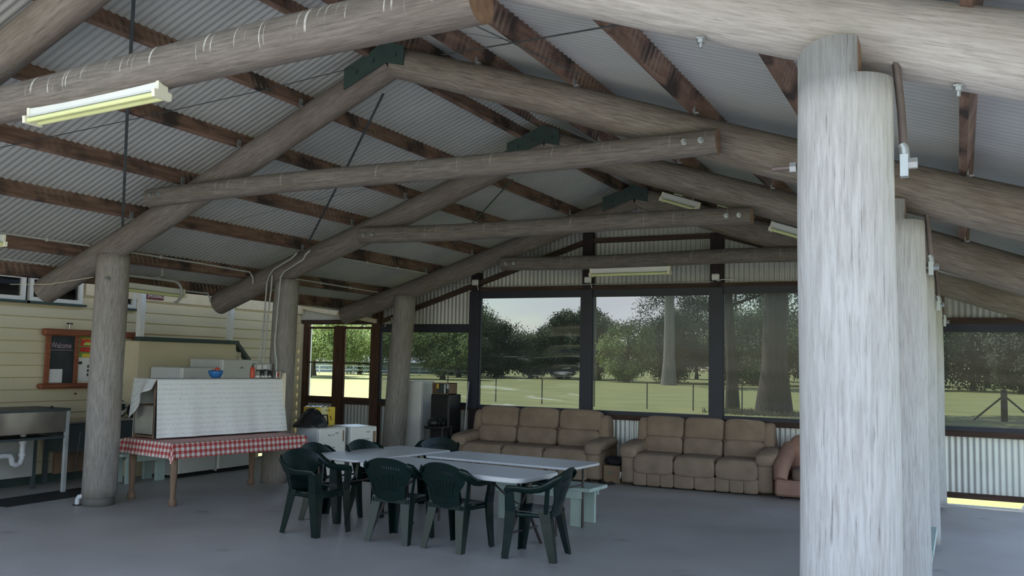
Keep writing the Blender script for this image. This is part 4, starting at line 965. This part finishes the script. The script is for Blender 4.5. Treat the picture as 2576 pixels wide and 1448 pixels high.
# ------------------------------------------------------------------ corner by the third left post
t = fridge('upright_fridge', 'tall grey-white fridge beside the third log post', -8.02, 13.5, -PI/2, .36, .42, 1.44)
t.location = (-8.72, 13.52, 0)
t = thing('tower_cabinet', 'tall black cabinet beside the left sofa', 'cabinet', (-7.90, 13.55, 0)); MB().rbox((0, 0, .615), (.36, .40, 1.23), .01).build('carcass', 'black_plastic', t); MB().rbox((0, -.205, .62), (.33, .02, 1.15), .006).build('door', 'black_plastic', t); MB().b2((-.183, -.2, .1), (-.178, -.15, 1.2)).build('edge_strip', 'steel_dull', t)
t = thing('pigeonhole_box', 'small open wooden box of papers on the black cabinet', 'box', (-7.91, 13.52, 1.232))
b = MB(); b.b2((-.17, -.14, 0), (-.155, .12, .19)).b2((.155, -.14, 0), (.17, .12, .19)).b2((-.17, -.14, .178), (.17, .12, .19)).b2((-.17, -.14, 0), (.17, .12, .012)); b.build('case', 'table_wood', t)
MB().b2((-.155, .0, .012), (.155, .01, .178)).build('back_panel', 'sink_frame', t)
MB().b2((.0, -.03, .012), (.03, -.02, .17)).build('paper', 'paper', t); MB().b2((.05, -.03, .09), (.135, -.02, .17)).build('paper', 'paper', t); MB().b2((-.15, -.03, .09), (-.105, -.02, .17)).build('paper', 'poster_yellow', t)
t = thing('broom', 'thin grey broom handle leaning beside the black cabinet', 'broom', (-7.63, 13.75, 0)); MB().tube([(0, -.1, .03), (0, .1, 1.45)], .011, 8).build('handle', 'pvc_grey', t); MB().rbox((0, -.1, .04), (.18, .05, .08), .01).build('head', 'dark_steel', t)
t = thing('trolley', 'black two-shelf trolley between black cabinet and left sofa', 'trolley', (-7.74, 13.05, 0))
MB().rbox((0, 0, .70), (.36, .34, .05), .012).build('tray', 'black_plastic', t); MB().rbox((0, 0, .30), (.36, .34, .04), .012).build('tray', 'black_plastic', t)
MB().b2((-.15, .05, .32), (.15, .15, .68)).build('back_panel', 'black_plastic', t)
for sx in (-1, 1):
    for sy in (-1, 1): MB().tube([(sx*.16, sy*.15, 0), (sx*.16, sy*.15, .70)], .012, 8).build('leg', 'dark_steel', t)
MB().lathe([(.12, .725), (.14, .77), (.10, .84), (.0, .86)], 18, (-.08, .02, 0)).build('urn', 'black_bag', t)
for i, (x, y) in enumerate(((.06, -.08), (.13, -.06))):
    tag(MB().lathe([(.026, 0), (.032, .10), (.030, .10), (.024, .006)], 14).build('drinking_glass', 'clear_glass', None, (-7.74+x, 13.05+y, .727)), ('left', 'right')[i]+' drinking glass on the black trolley', 'glass', 'glasses on the trolley')

# ------------------------------------------------------------------ sink bench at the far left
t = thing('sink_bench', 'stainless sink bench with white waste pipe, far left', 'sink', (-10.72, 7.35, 0))
FX, SL = .32, .77
MB().b2((-.34, -1.2, 1.05), (FX+.01, SL+.03, 1.085)).build('bench_top', 'sink_frame', t)
b = MB(); b.b2((-.30, -1.15, .77), (FX-.01, SL-.06, .772)); 
for k in range(2):
    ya = -1.1+k*.95; bb = MB()
    bb.rbox((.03, ya+.44, .91), (.54, .88, .27), .05); bb.build('sink_bowl', 'stainless', t)
MB().b2((FX-.005, -1.19, .785), (FX+.003, SL-.04, 1.05)).build('front_panel', 'stainless', t)
MB().b2((-.30, -1.2, .17), (-.285, SL, .75)).build('splash_panel', 'splash_panel', t)
MB().b2((-.28, -1.2, .70), (FX-.02, SL-.02, .73)).build('side_rail', 'sink_frame', t)
for xx in (-.32, FX-.04):
    for yy in (-1.18, SL-.02): MB().b2((xx, yy-.0, 0), (xx+.045, yy+.045, 1.05)).build('leg', 'grey_paint_metal' if yy > 0 and xx > 0 else 'sink_frame', t)
b = MB(); b.tube([(.02, .37, .78), (.02, .37, .45), (.02, .34, .385), (.02, .29, .375), (.02, .24, .40), (.02, .23, .46), (.02, .20, .50), (.02, .12, .505), (.02, -.9, .45)], .035, 12); b.tube([(.02, .37, .70), (.02, .37, .64)], .05, 12); b.tube([(.02, .37, .52), (.02, .37, .48)], .045, 12); b.build('waste_pipe', 'white_plastic', t)
b = MB(); b.tube([(-.25, -.10, 1.085), (-.25, -.10, 1.30), (-.22, -.10, 1.34), (-.02, -.10, 1.33), (.0, -.10, 1.29)], .014, 10); b.tube([(-.25, -.02, 1.33), (-.25, .04, 1.35)], .03, 10); b.build('tap', 'steel_dull', t)
t = thing('tap', 'dark tap with round handle on the wall above the sink bench', 'tap', (-11.38, 7.48, 1.26)); MB().tube([(0, 0, .08), (.10, 0, .08), (.13, 0, .03), (.13, 0, -.05)], .016, 8).build('spout', 'dark_steel', t); MB().tube([(.08, .04, .12), (.08, -.04, .12)], .035, 10).build('handle', 'dark_steel', t)
tag(MB().pillow((0, 0, .012), (.02, .02, .02), 1, 10, 6).build('soap', 'black_plastic', None, (-10.5, 7.95, 1.086)), 'small black knob standing on the sink bench', 'knob')
tag(MB().rbox((0, 0, .006), (.55, 1.5, .012), .004).build('floor_sheet', 'rubber', None, (-10.25, 7.75, .0), (0, 0, .05)), 'thin dark sheet on the floor before the sink bench', 'mat')  # thin dark sheet lying on the concrete
# dark bench behind the first post with shiny top, ball rack
t = thing('prep_bench', 'dark green prep bench with shiny top behind the first left post', 'bench', (-11.1, 8.45, 0))
MB().b2((-.25, 0, .84), (.25, 1.24, .87)).build('bench_top', 'stainless', t); MB().b2((-.22, .05, .45), (.22, 1.2, .83)).build('cabinet', 'sink_frame', t); MB().b2((-.24, .2, .12), (-.2, 1.1, .45)).build('back_panel', 'table_wood', t)
for xx in (-.22, .17):
    for yy in (.03, 1.16): MB().b2((xx, yy, 0), (xx+.05, yy+.05, .84)).build('leg', 'sink_frame', t)
def football(label, loc, r, m1, m2):
    import bmesh
    bm = bmesh.new(); bmesh.ops.create_icosphere(bm, subdivisions=3, radius=r); me = bpy.data.meshes.new('football'); 
    ico = [Vector(v).normalized() for v in ((0, 1, 1.618), (0, 1, -1.618), (0, -1, 1.618), (0, -1, -1.618), (1, 1.618, 0), (1, -1.618, 0), (-1, 1.618, 0), (-1, -1.618, 0), (1.618, 0, 1), (-1.618, 0, 1), (1.618, 0, -1), (-1.618, 0, -1))]
    for f in bm.faces: f.smooth = True; f.material_index = 1 if max(f.calc_center_median().normalized().dot(q) for q in ico) > .93 else 0
    bm.to_mesh(me); bm.free(); me.materials.append(MATS[m1]); me.materials.append(MATS[m2])
    return tag(put('football', me, None, loc, (.5, .3, .2)), label, 'ball', 'balls on the prep bench')
football('white and black football peeping out behind the first left post', (-10.96, 9.36, .87+.14), .14, 'ball_white', 'ball_black')
football('dark football next to the white one, by the cloth', (-10.88, 9.60, .87+.11), .11, 'sink_frame', 'ball_black')

# ------------------------------------------------------------------ notice board, sign
t = thing('notice_board', 'red-brown timber notice board holding a blackboard and posters', 'board', (-11.36, 8.42, 1.30))
MB().rbox((.02, .82, .785), (.10, 1.72, .095), .02).build('head_beam', 'red_wood', t); MB().rbox((.02, .80, .035), (.12, 1.74, .075), .03).build('ledge', 'red_wood', t)
for yy in (.02, .475, 1.485): MB().b2((.0, yy, .07), (.045, yy+.055, .745)).build('frame_post', 'red_wood', t)
MB().b2((-.005, .06, .07), (.005, 1.50, .745)).build('backing', 'cream_trim', t)
bb = MB().b2((.006, .076, .075), (.016, .475, .74)).build('chalkboard', 'blackboard', t)
text_mesh('lettering', 'Welcome', .115, 'chalk', bb, (.0175, .265, .60), FACE_PX, .0005, 'CENTER', .70); MB().b2((.0165, .09, .535), (.0175, .45, .540)).build('chalk_line', 'chalk', bb)
ps = MB().b2((.0165, .085, .08), (.0185, .30, .27)).build('paper_sheet', 'paper', bb)
pg = MB().b2((.006, .53, .44), (.010, .82, .74)).build('poster', 'poster_green', t)
for a, c, mt in (((.0105, .575, .60), (.0115, .805, .715), 'poster_red'), ((.0105, .57, .515), (.0115, .80, .585), 'poster_red'), ((.0105, .61, .445), (.0115, .77, .49), 'poster_yellow')): MB().b2(a, c).build('print', mt, pg)
b = MB(); b.prism([(.075*math.cos(PI*k/10), .05*math.sin(PI*k/10)) for k in range(11)], 0, .001, 0, Matrix(((0, 0, 1, .0117), (1, 0, 0, .695), (0, 1, 0, .615), (0, 0, 0, 1)))); b.build('print', 'poster_yellow', pg)
b = MB(); b.prism([(.05*math.cos(PI*k/10), .035*math.sin(PI*k/10)) for k in range(11)], 0, .001, 0, Matrix(((0, 0, 1, .0129), (1, 0, 0, .685), (0, 1, 0, .615), (0, 0, 0, 1)))); b.build('print', 'poster_lime', pg)
text_mesh('lettering', 'BUSH OPEN', .036, 'poster_yellow', pg, (.012, .69, .70), FACE_PX)
for ya, za, yb, zb2 in ((.53, .10, .82, .43), (1.20, .09, 1.48, .72)):
    p = MB().b2((.006, ya, za), (.009, yb, zb2)).build('notice_sheet', 'paper', t)
    for q, (py, pz, pw, ph) in enumerate(((.02, .24, .07, .04), (.18, .19, .05, .04), (.18, .13, .05, .04), (.18, .07, .05, .04)) if ya < 1 else ((.04, .50, .23, .10), (.06, .27, .06, .05), (.10, .20, .09, .03))):
        MB().b2((.0092, ya+py, za+pz), (.0098, ya+py+pw, za+pz+ph)).build('print', 'dark_print', p)
text_mesh('lettering', 'IF YOUR DOGS\nMUST BARK', .028, 'dark_print', t, (.0095, 1.34, .53), FACE_PX)
t = thing('sprinkler', 'small T-shaped metal spike on the notice board', 'fitting', (-11.35, 8.80, 2.13)); MB().tube([(0, 0, 0), (0, 0, .085)], .012, 8).build('stem', 'steel_dull', t); MB().tube([(0, -.045, .085), (0, .045, .085)], .012, 6).build('bar', 'dark_steel', t)
t = thing('no_smoking_sign', 'dark red NO SMOKING sign on the weatherboards, under the wall light', 'sign', (-11.365, 10.31, 2.66))
MB().b2((0, -.17, 0), (.008, .17, .22)).build('plate', 'sign_red', t); text_mesh('lettering', 'SMOKING', .072, 'sign_white', t, (.0095, 0, .055), FACE_PX, .001, 'CENTER', .95); text_mesh('lettering', 'NO', .10, 'sign_white', t, (.0095, -.07, .15), FACE_PX)
b = MB(); b.tube([(.0095, .09+.045*math.cos(k*PI/8), .155+.045*math.sin(k*PI/8)) for k in range(17)], .008, 6, ell=(1, .2)); b.build('emblem', 'sign_white', t)
tag(MB().lathe([(.012, 0), (.012, .02)], 10).build('wall_hook', 'dark_steel', None, (-11.39, 8.98, 1.22), (0, PI/2, 0)), 'dark round fitting on the boards under the notice board', 'hook')

# ------------------------------------------------------------------ fluorescent battens
def batten(label, p0, p1, tubes=2, body='fluoro_cream', up=Vector((0, 0, 1)), group='fluorescent battens'):
    p0, p1 = Vector(p0), Vector(p1); d = (p1-p0); Ln = d.length; d.normalize(); sdv = up.cross(d).normalized(); u2 = d.cross(sdv)
    t = thing('fluorescent_batten', label, 'light', p0, 0, group); M_ = Matrix((d, sdv, u2)).transposed()
    t.rotation_euler = M_.to_euler()                        # local X along the tubes, Z up
    MB().rbox((Ln/2, 0, -.035), (Ln-.03, .07, .07), .006).build('housing', 'white_enamel', t)
    MB().b2((.02, -.045, -.078), (Ln-.02, .045, -.070)).build('tray', 'white_enamel_cool', t)
    for xx in (.012, Ln-.012):
        b = MB(); b.prism([(-.04, 0), (.04, 0), (.04, -.07), (.075, -.075), (.07, -.125), (-.07, -.125), (-.075, -.075), (-.04, -.07)][::-1], xx-.014, xx+.014, 0, Matrix(((0, 0, 1, 0), (1, 0, 0, 0), (0, 1, 0, 0), (0, 0, 0, 1)))); b.build('end_cap', body, t)
    for yy in ((-.042, .042) if tubes == 2 else (0,)): MB().tube([(.02, yy, -.102), (Ln-.02, yy, -.102)], .018, 12).build('tube', 'fluoro_tube', t)
    return t
batten('twin-tube fluorescent batten under the nearest log tie, top left', (-5.98, 4.22, 3.555), (-4.68, 4.22, 3.605), 2)
batten('fluorescent batten under the farthest log tie, above the third window', (-5.06, 12.98, 3.255), (-3.80, 12.98, 3.262), 1)
batten('fluorescent batten at the eaves before the red sign', (-10.02, 8.42, 2.765), (-10.02, 9.60, 2.745), 2)
t = batten('end of a white hanging batten at the left edge of the view', (-8.75, 4.7, 2.99), (-8.72, 5.93, 2.985), 2)
for yy in (5.85,):
    b = MB()
    for k in range(24):
        z_ = 3.0+k*.022; b.tube([(-8.73+.008*math.cos(q*PI/3)*(k % 2), yy+.008*math.cos(q*PI/3)*(1-k % 2)*1.0, z_+.015*math.sin(q*PI/3)) for q in range(7)], .0022, 5)
    tag(b.build('hanging_chain', 'dark_steel'), 'thin chain holding the hanging batten at the left edge', 'chain')
sl = lambda x, Y: zr(x, Y)-.02
batten('fluorescent batten on the right roof slope, above the left of the two', (-3.50, 11.6, 4.10), (-3.0, 11.6, 3.93), 1)
batten('fluorescent batten on the right roof slope, beside the big post', (-2.08, 11.6, 3.635), (-.95, 11.6, 3.255), 1)

# ------------------------------------------------------------------ conduits, boxes, outlet
def conduit(label, pts, r=.0125, clips=True, name='conduit_pipe'):
    t = thing(name, label, 'pipe', pts[0], 0); q = [Vector(p)-Vector(pts[0]) for p in pts]
    MB().tube(q, r, 8).build('pipe', 'pvc_grey', t)
    if clips:
        for a, c in zip(q[:-1], q[1:]):
            n = int((c-a).length/1.0)
            for k in range(1, n+1): p = a+(c-a)*k/(n+1); MB().rbox(p, (.03, .03, .045), .005).build('clip', 'pvc_grey', t)
    return t
def pl(ratio, Y, dz=-.012, dx=.03): x, z = pur(ratio, Y, True); return (x+dx, Y, z+dz)
conduit('grey conduit under the fifth left purlin, from the left edge to the second rafter', [(-9.43, 4.2, 3.12), (-9.41, 6.36, 3.10), (-9.33, 7.44, 3.085)])
conduit('grey conduit under the fifth left purlin, between second and third rafters', [(-9.31, 7.85, 3.075), (-9.27, 9.12, 3.055), (-9.25, 10.1, 3.03), (-9.24, 10.16, 2.95), (-9.23, 10.16, 2.86)])
conduit('grey conduit along the purlin between third and farthest rafters, upper', [(-8.36, 10.9, 3.315), (-8.09, 13.1, 3.27)])
conduit('grey conduit along the purlin between third and farthest rafters, lower', [(-9.20, 10.9, 3.02), (-9.08, 13.1, 2.965)])
conduit('grey conduit along the eaves purlin from the left edge to the first post', [(-9.93, 4.2, 2.885), (-9.9, 6.71, 2.87), (-9.85, 7.3, 2.86)])
CURL = conduit('thick grey conduit curling down into the eaves batten', [(-9.86, 7.9, 2.845), (-9.83, 9.1, 2.835)]+[(-9.85, 9.25+.16*math.sin(a), 2.68+.155*math.cos(a)) for a in (.2, .5, .9, 1.3, 1.7, 2.1, 2.6, 3.0)], .02, False)
for _y in (8.1, 8.9): MB().b2((-9.855, _y, 2.83), (-9.70, _y+.02, 2.855)).b2((-9.72, _y, 2.84), (-9.70, _y+.02, 3.06)).build('clip', 'pvc_grey', CURL).location = -Vector((-9.86, 7.9, 2.845))
conduit('grey conduit under the eaves purlin past the batten to the third rafter foot', [(-10.1, 9.6, 2.735), (-10.05, 10.10, 2.73), (-10.04, 10.14, 2.66), (-10.03, 10.14, 2.60)])
conduit('left vertical conduit on the second left post', [(-8.35, 10.05, 3.27), (-8.45, 10.06, 3.20), (-8.82, 10.12, 3.06), (-8.93, 10.16, 2.98), (-8.98, 10.17, 2.88), (-9.0, 10.17, 2.4), (-9.05, 10.17, 1.70)])
conduit('middle vertical conduit on the second left post', [(-8.88, 10.16, 2.98), (-8.89, 10.165, 2.8), (-8.95, 10.165, 2.2), (-8.98, 10.165, 1.70)], .0125)
conduit('right vertical conduit on the second left post, swinging out above the outlet', [(-8.12, 10.05, 3.30), (-8.20, 10.05, 3.24), (-8.24, 10.06, 3.18), (-8.65, 10.14, 3.02), (-8.715, 10.155, 2.95), (-8.73, 10.16, 2.85), (-8.78, 10.16, 2.0), (-8.76, 10.16, 1.85), (-8.73, 10.155, 1.75), (-8.72, 10.155, 1.25)])
t = thing('power_outlet', 'double weatherproof power outlet box on the second left post', 'outlet', (-8.93, 10.13, 1.60)); MB().rbox((0, 0, .05), (.24, .07, .12), .01).build('box', 'pvc_grey', t)
for xx in (-.06, .05): MB().rbox((xx, -.037, .05), (.075, .012, .075), .006).build('socket', 'white_enamel', t)
for i, (x, z_) in enumerate(((-7.60, 3.13), (-5.48, 3.13), (-3.36, 3.13))):
    t = thing('junction_box', ('white junction box with loose cable on the stud left of the large windows', 'white junction box with loose cable on the stud between second and third windows', 'white junction box with loose cable on the stud right of the third window')[i], 'box', (x, 13.94, z_), 0, 'junction boxes over the windows')
    MB().rbox((0, 0, .05), (.12, .05, .10), .012).build('box', 'white_enamel', t)
    MB().tube([(.0, -.03, .02), (.05, -.035, -.02), (.08, -.03, .0), (.12, -.02, .01), (.30, -.01, .0)] if i == 2 else [(.0, -.03, .03), (.06, -.03, .0), (.08, -.02, -.09)], .006, 6).build('cable', 'white_enamel', t)
conduit('thin white cable along the head rail over the large windows', [(-7.5, 13.955, 3.105), (-5.5, 13.955, 3.105), (-3.4, 13.955, 3.11)], .006, False, 'cable')
conduit('white conduit sagging from the log rafter to the first junction box', [(-8.3, 13.5, 3.20), (-8.1, 13.7, 3.14), (-7.85, 13.9, 3.13), (-7.65, 13.92, 3.16)], .009, False, 'cable')
conduit('white conduit from the third post across to the small window head', [(-8.9, 13.3, 2.52), (-9.2, 13.75, 2.50), (-9.45, 13.95, 2.47), (-9.48, 13.955, 2.40)], .012, False)
conduit('long pale conduit sloping under the right log rafter', [(-.34, 11.6, 3.015), (1.15, 11.6, 2.535)], .018, False)
tag(MB().tube([(-10.4, 7.2, 2.62), (-9.9, 7.35, 2.625), (-9.18, 7.40, 2.70)], .004, 5).build('string', 'rope'), 'pale string tied from the rafter foot to the first left post', 'string')
t = thing('drain_elbow', 'white plastic elbow pipe at the foot of the first left post', 'pipe', (-9.42, 7.55, 0)); MB().tube([(0, 0, 0), (0, 0, .07), (.02, .0, .10), (.07, .02, .115), (.15, .06, .115)], .028, 12).build('elbow', 'white_plastic', t); MB().lathe([(.05, 0), (.05, .015)], 14).build('flange', 'dark_steel', t)
tag(MB().tube([(-9.47, 7.58, .86), (-9.50, 7.57, .5), (-9.52, 7.57, .38)], .006, 6).build('cable', 'black_plastic'), 'short black cable hanging on the first left post', 'cable')

# ------------------------------------------------------------------ outdoors
def tree(name, label, x, y, h, tr, crown, leaf, bark='bark', group=None, lean=0, fork=None, nclump=26, q=.42, per=70, flare=1.5, seed=None):
    """crown = (base z, radius x, radius z)"""
    rnd = random.Random(seed if seed is not None else int(x*100+y*7))
    t = thing(name, label, 'tree', (x, y, -.08), rnd.random()*6, group); t.rotation_euler = (0, 0, 0)
    b = MB(); top = h-crown[2]*.5
    pts, rr = [], []
    for i in range(11):
        f = i/10; pts.append((lean*f*f+.12*tr*math.sin(5*f+x), .1*tr*math.cos(4*f+y), top*f)); rr.append(tr*(1-.55*f)*(1+(flare-1)*math.exp(-f*22)))
    b.tube(pts, rr, 14)
    for k in range(7 if fork is None else 4):
        f = rnd.uniform(.45, .95) if fork is None else fork+.12*k; f = min(f, .95); i = int(f*10); p = Vector(pts[i]); a = rnd.random()*2*PI; ln = crown[1]*rnd.uniform(.5, .9)
        e = p+Vector((math.cos(a)*ln, math.sin(a)*ln, ln*rnd.uniform(.5, 1.0))); m = (p+e)/2+Vector((0, 0, -.1*ln)); b.tube([p, m, e], [tr*.3, tr*.2, tr*.07], 7)
    b.build('trunk', bark, t)
    vs, fs = [], []
    zc = crown[0]+crown[2]; cs = []
    for k in range(nclump):
        u = rnd.uniform(-1, 1); a = rnd.random()*2*PI; s_ = math.sqrt(1-u*u)*rnd.uniform(.35, .95)
        cs.append(Vector((lean+crown[1]*s_*math.cos(a), crown[1]*s_*math.sin(a), zc+crown[2]*u*.85)))
    cr = crown[1]*.36
    for c in cs:
        for _ in range(per):
            d = Vector((rnd.gauss(0, 1), rnd.gauss(0, 1), rnd.gauss(0, .8))); d = d.normalized()*cr*rnd.uniform(.35, 1.0)
            p = c+d; n_ = (d.normalized()+Vector((rnd.uniform(-.8, .8), rnd.uniform(-.8, .8), rnd.uniform(-.3, .9)))).normalized()
            a = n_.orthogonal().normalized(); a2 = n_.cross(a); th = rnd.random()*6; e1 = (a*math.cos(th)+a2*math.sin(th))*q*rnd.uniform(.6, 1.2); e2 = (a2*math.cos(th)-a*math.sin(th))*q*rnd.uniform(.35, .7)
            k = len(vs); vs += [p-e1, p-e2*.9, p+e1, p+e2]; fs.append((k, k+1, k+2, k+3))
    b = MB(); b.add(vs, fs, 0, False); o = b.build('foliage', leaf, t); o['kind'] = 'stuff'
    return t
def trunk_tree(*a, **k): return tree(*a, **k)
tree('gum_tree', 'massive dark gum tree with a flared trunk in the right large window', -6.62, 37.2, 21, .52, (11, 6, 5), 'leaf_gum', 'bark', flare=1.5, nclump=40, q=.3, per=90)
tree('gum_tree', 'slim leaning gum tree just left of the massive trunk', -9.0, 40.6, 17, .26, (9.5, 4, 3.5), 'leaf_gum', 'bark', lean=-1.9, fork=.30, flare=1.3, nclump=30, q=.2, per=150)
tree('gum_tree', 'pale-barked tall gum tree in the middle of the third window', -24.7, 84, 27, .56, (13, 7, 6), 'leaf_gum', 'bark_pale', flare=1.4, nclump=44, q=.6)
tree('gum_tree', 'pale gum tree at the left side of the third window', -36.5, 95, 24, .28, (10, 5, 7), 'leaf_gum', 'bark_pale', fork=.4, nclump=34, q=.5)
tree('gum_tree', 'second slim gum close behind the massive trunk', -5.4, 44, 20, .30, (11, 4, 4), 'leaf_gum', 'bark_pale', nclump=24, q=.3)
KIND = {'d': ('leaf_dark', 'dark rounded'), 'm': ('leaf_mid', 'mid green'), 'l': ('leaf_lime', 'light green'), 'g': ('leaf_gum', 'grey green')}
row = [ # x, y, height of the crown's top, crown radius, kind, crown base
 (-54.0, 72, 7.0, 4.4, 'l', 2.2), (-57.8, 72, 7.2, 4.2, 'l', 2.2), (-62, 78, 8, 4.6, 'l', 2.2), (-50.5, 77, 7.2, 3.8, 'l', 2.1),
 (-52, 92, 9.5, 4.6, 'm', 1.4), (-46.5, 79, 6.2, 3.4, 'l', 1.6), (-56, 104, 10.5, 5.5, 'd', 1.6),
 (-49.3, 96, 7.3, 3.5, 'd', 1.2), (-45.6, 98, 6.0, 3.2, 'm', 1.1), (-43.2, 101, 7.4, 3.2, 'm', 1.2), (-40.9, 98, 8.4, 3.2, 'd', 1.5), (-42.6, 108, 9.6, 2.8, 'd', 3), (-38.2, 101, 8.6, 3.4, 'd', 1.4), (-47.5, 110, 7.6, 4, 'd', 1.0),
 (-31.5, 92, 7.0, 3.0, 'l', .9), (-28.6, 98, 8.6, 4.6, 'd', .9), (-37, 126, 20, 5.5, 'g', 5), (-33.5, 128, 13, 5, 'g', 3), (-28, 128, 22, 6, 'g', 4), (-20, 122, 21, 6.5, 'g', 4),
 (-22.6, 104, 9.4, 5, 'd', .8), (-18, 94, 8.6, 4.6, 'm', .8), (-13, 100, 10, 5.4, 'd', .8), (-8, 98, 9, 5, 'm', .8), (-12, 124, 18, 6.5, 'g', 3.5), (-5, 120, 17, 6.5, 'g', 3.5), (-3, 96, 8, 4.6, 'd', .8),
 (1.2, 100, 10.5, 5.4, 'd', .9), (5.0, 92, 6.2, 3.0, 'g', 1.1), (8.5, 104, 10, 5.6, 'd', .9), (3.0, 122, 15, 6.5, 'g', 2), (13, 108, 11, 6, 'd', .8), (10, 126, 16, 7, 'g', 2),
 (-66, 92, 10, 6, 'm', 1.4), (-60, 104, 11, 6, 'm', 1.4)]
ORD = ['leftmost', 'second from the left', 'third from the left', 'fourth from the left', 'fifth from the left', 'sixth from the left', 'seventh from the left', 'eighth from the left', 'ninth from the left', 'tenth from the left', 'eleventh from the left', 'twelfth from the left', 'thirteenth from the left', 'fourteenth from the left', 'fifteenth from the left', 'sixteenth from the left']
far = [r for r in row[4:]]
for i, (x, y, h, cr_, kd, cb) in enumerate(row):
    cb = cb*(.45 if i > 3 else 1); lf, wd = KIND[kd]; hz = (h-.36*cr_-cb)/1.85
    same = sorted((r for r in (far if i > 3 else row[:4]) if r[4] == kd), key=lambda r: r[0]/r[1]); od = ORD[same.index(row[i])]
    tree('field_tree', '%s tree across the paddock, %s of its sort' % (wd, od) if i > 3 else 'sunlit shade tree beyond the corner window, %s' % od, x, y, h, .22 if i > 3 else .27, (cb, cr_, hz), lf, 'bark', ('%s trees of the far tree line' % wd) if i > 3 else 'shade trees beyond the corner window', nclump=44, q=.165 if i > 3 else .13, per=300 if i > 3 else 380)
# paddock fence: steel pickets and wires, strainer post with stays
pk = [(-19.46, 37.97), (-16.97, 37.7), (-14.4, 37.6), (-11.96, 37.5), (-9.99, 37.6), (-7.9, 37.3), (-4.9, 38.0), (-2.2, 38.4), (4.4, 39.8), (-22.2, 38.2), (-25.0, 38.4)]
for i, (x, y) in enumerate(pk):
    b = MB(); b.box((0, 0, .52), (.05, .012, 1.24)); b.box((.0, .018, .52), (.012, .04, 1.24)); o = b.build('fence_picket', 'dark_steel', None, (x, y, -.07)); tag(o, 'thin dark steel picket of the paddock fence, '+ORD[sorted(pk).index((x, y))], 'post', 'steel pickets of the paddock fence')
t = thing('strainer_post', 'stout timber fence post with two sloping stays, right window', 'post', (1.53, 39.5, -.08)); MB().lathe([(.12, 0), (.11, 1.2), (.0, 1.22)], 14).build('post', 'bark', t)
for sx in (-1, 1): MB().tube([(0, 0, 1.0), (sx*1.05, -.1, .03)], .035, 8).build('stay', 'bark', t)
# shrub and dead grass at the foot of the big gum
vs, fs = [], []
for _ in range(900):
    a = random.random()*2*PI; rr = random.uniform(.5, 2.0); x, y = -6.9+rr*math.cos(a)*1.1-.3, 36.9+rr*math.sin(a)*.6; h = random.uniform(.05, .2); dx = random.uniform(-.12, .12)
    k = len(vs); vs += [(x-.02, y, -.08), (x+.02, y, -.08), (x+dx, y+dx*.5, h)]; fs.append((k, k+1, k+2))
b = MB(); b.add(vs, fs); tag(b.build('dry_grass', 'straw'), 'tuft of long dry grass round the big gum trunk', 'grass', None, 'stuff')
# behind the corner windows: white post, low rail, blue shed
tag(MB().rbox((0, 0, 1.3), (.13, .13, 2.6), .01).build('veranda_post', 'white_enamel_cool', None, (-12.25, 15.2, -.07)), 'pale veranda post just outside the corner window', 'post')
t = thing('far_shed', 'long low blue-grey shed beyond the shade trees', 'building', (-78, 100, -.08), .6); MB().b2((-22, 0, 0), (22, 6, 1.5)).build('wall', 'far_wall', t)
b = MB(); b.prism([(-.5, 1.5), (6.5, 1.5), (3, 2.5)], -22.5, 22.5, 0, Matrix(((0, 0, 1, 0), (1, 0, 0, 0), (0, 1, 0, 0), (0, 0, 0, 1)))); b.build('roof', 'far_roof', t)
t = thing('rail_fence', 'white rail fence beyond the shade trees', 'fence', (-69, 88, -.08), .62)
for zz in (.5, .95): MB().b2((-14, -.04, zz), (14, .04, zz+.12)).build('rail', 'white_enamel', t)
for k in range(15): MB().b2((-14+k*2-.06, -.06, 0), (-14+k*2+.06, .06, 1.1)).build('rail_post', 'white_enamel', t)
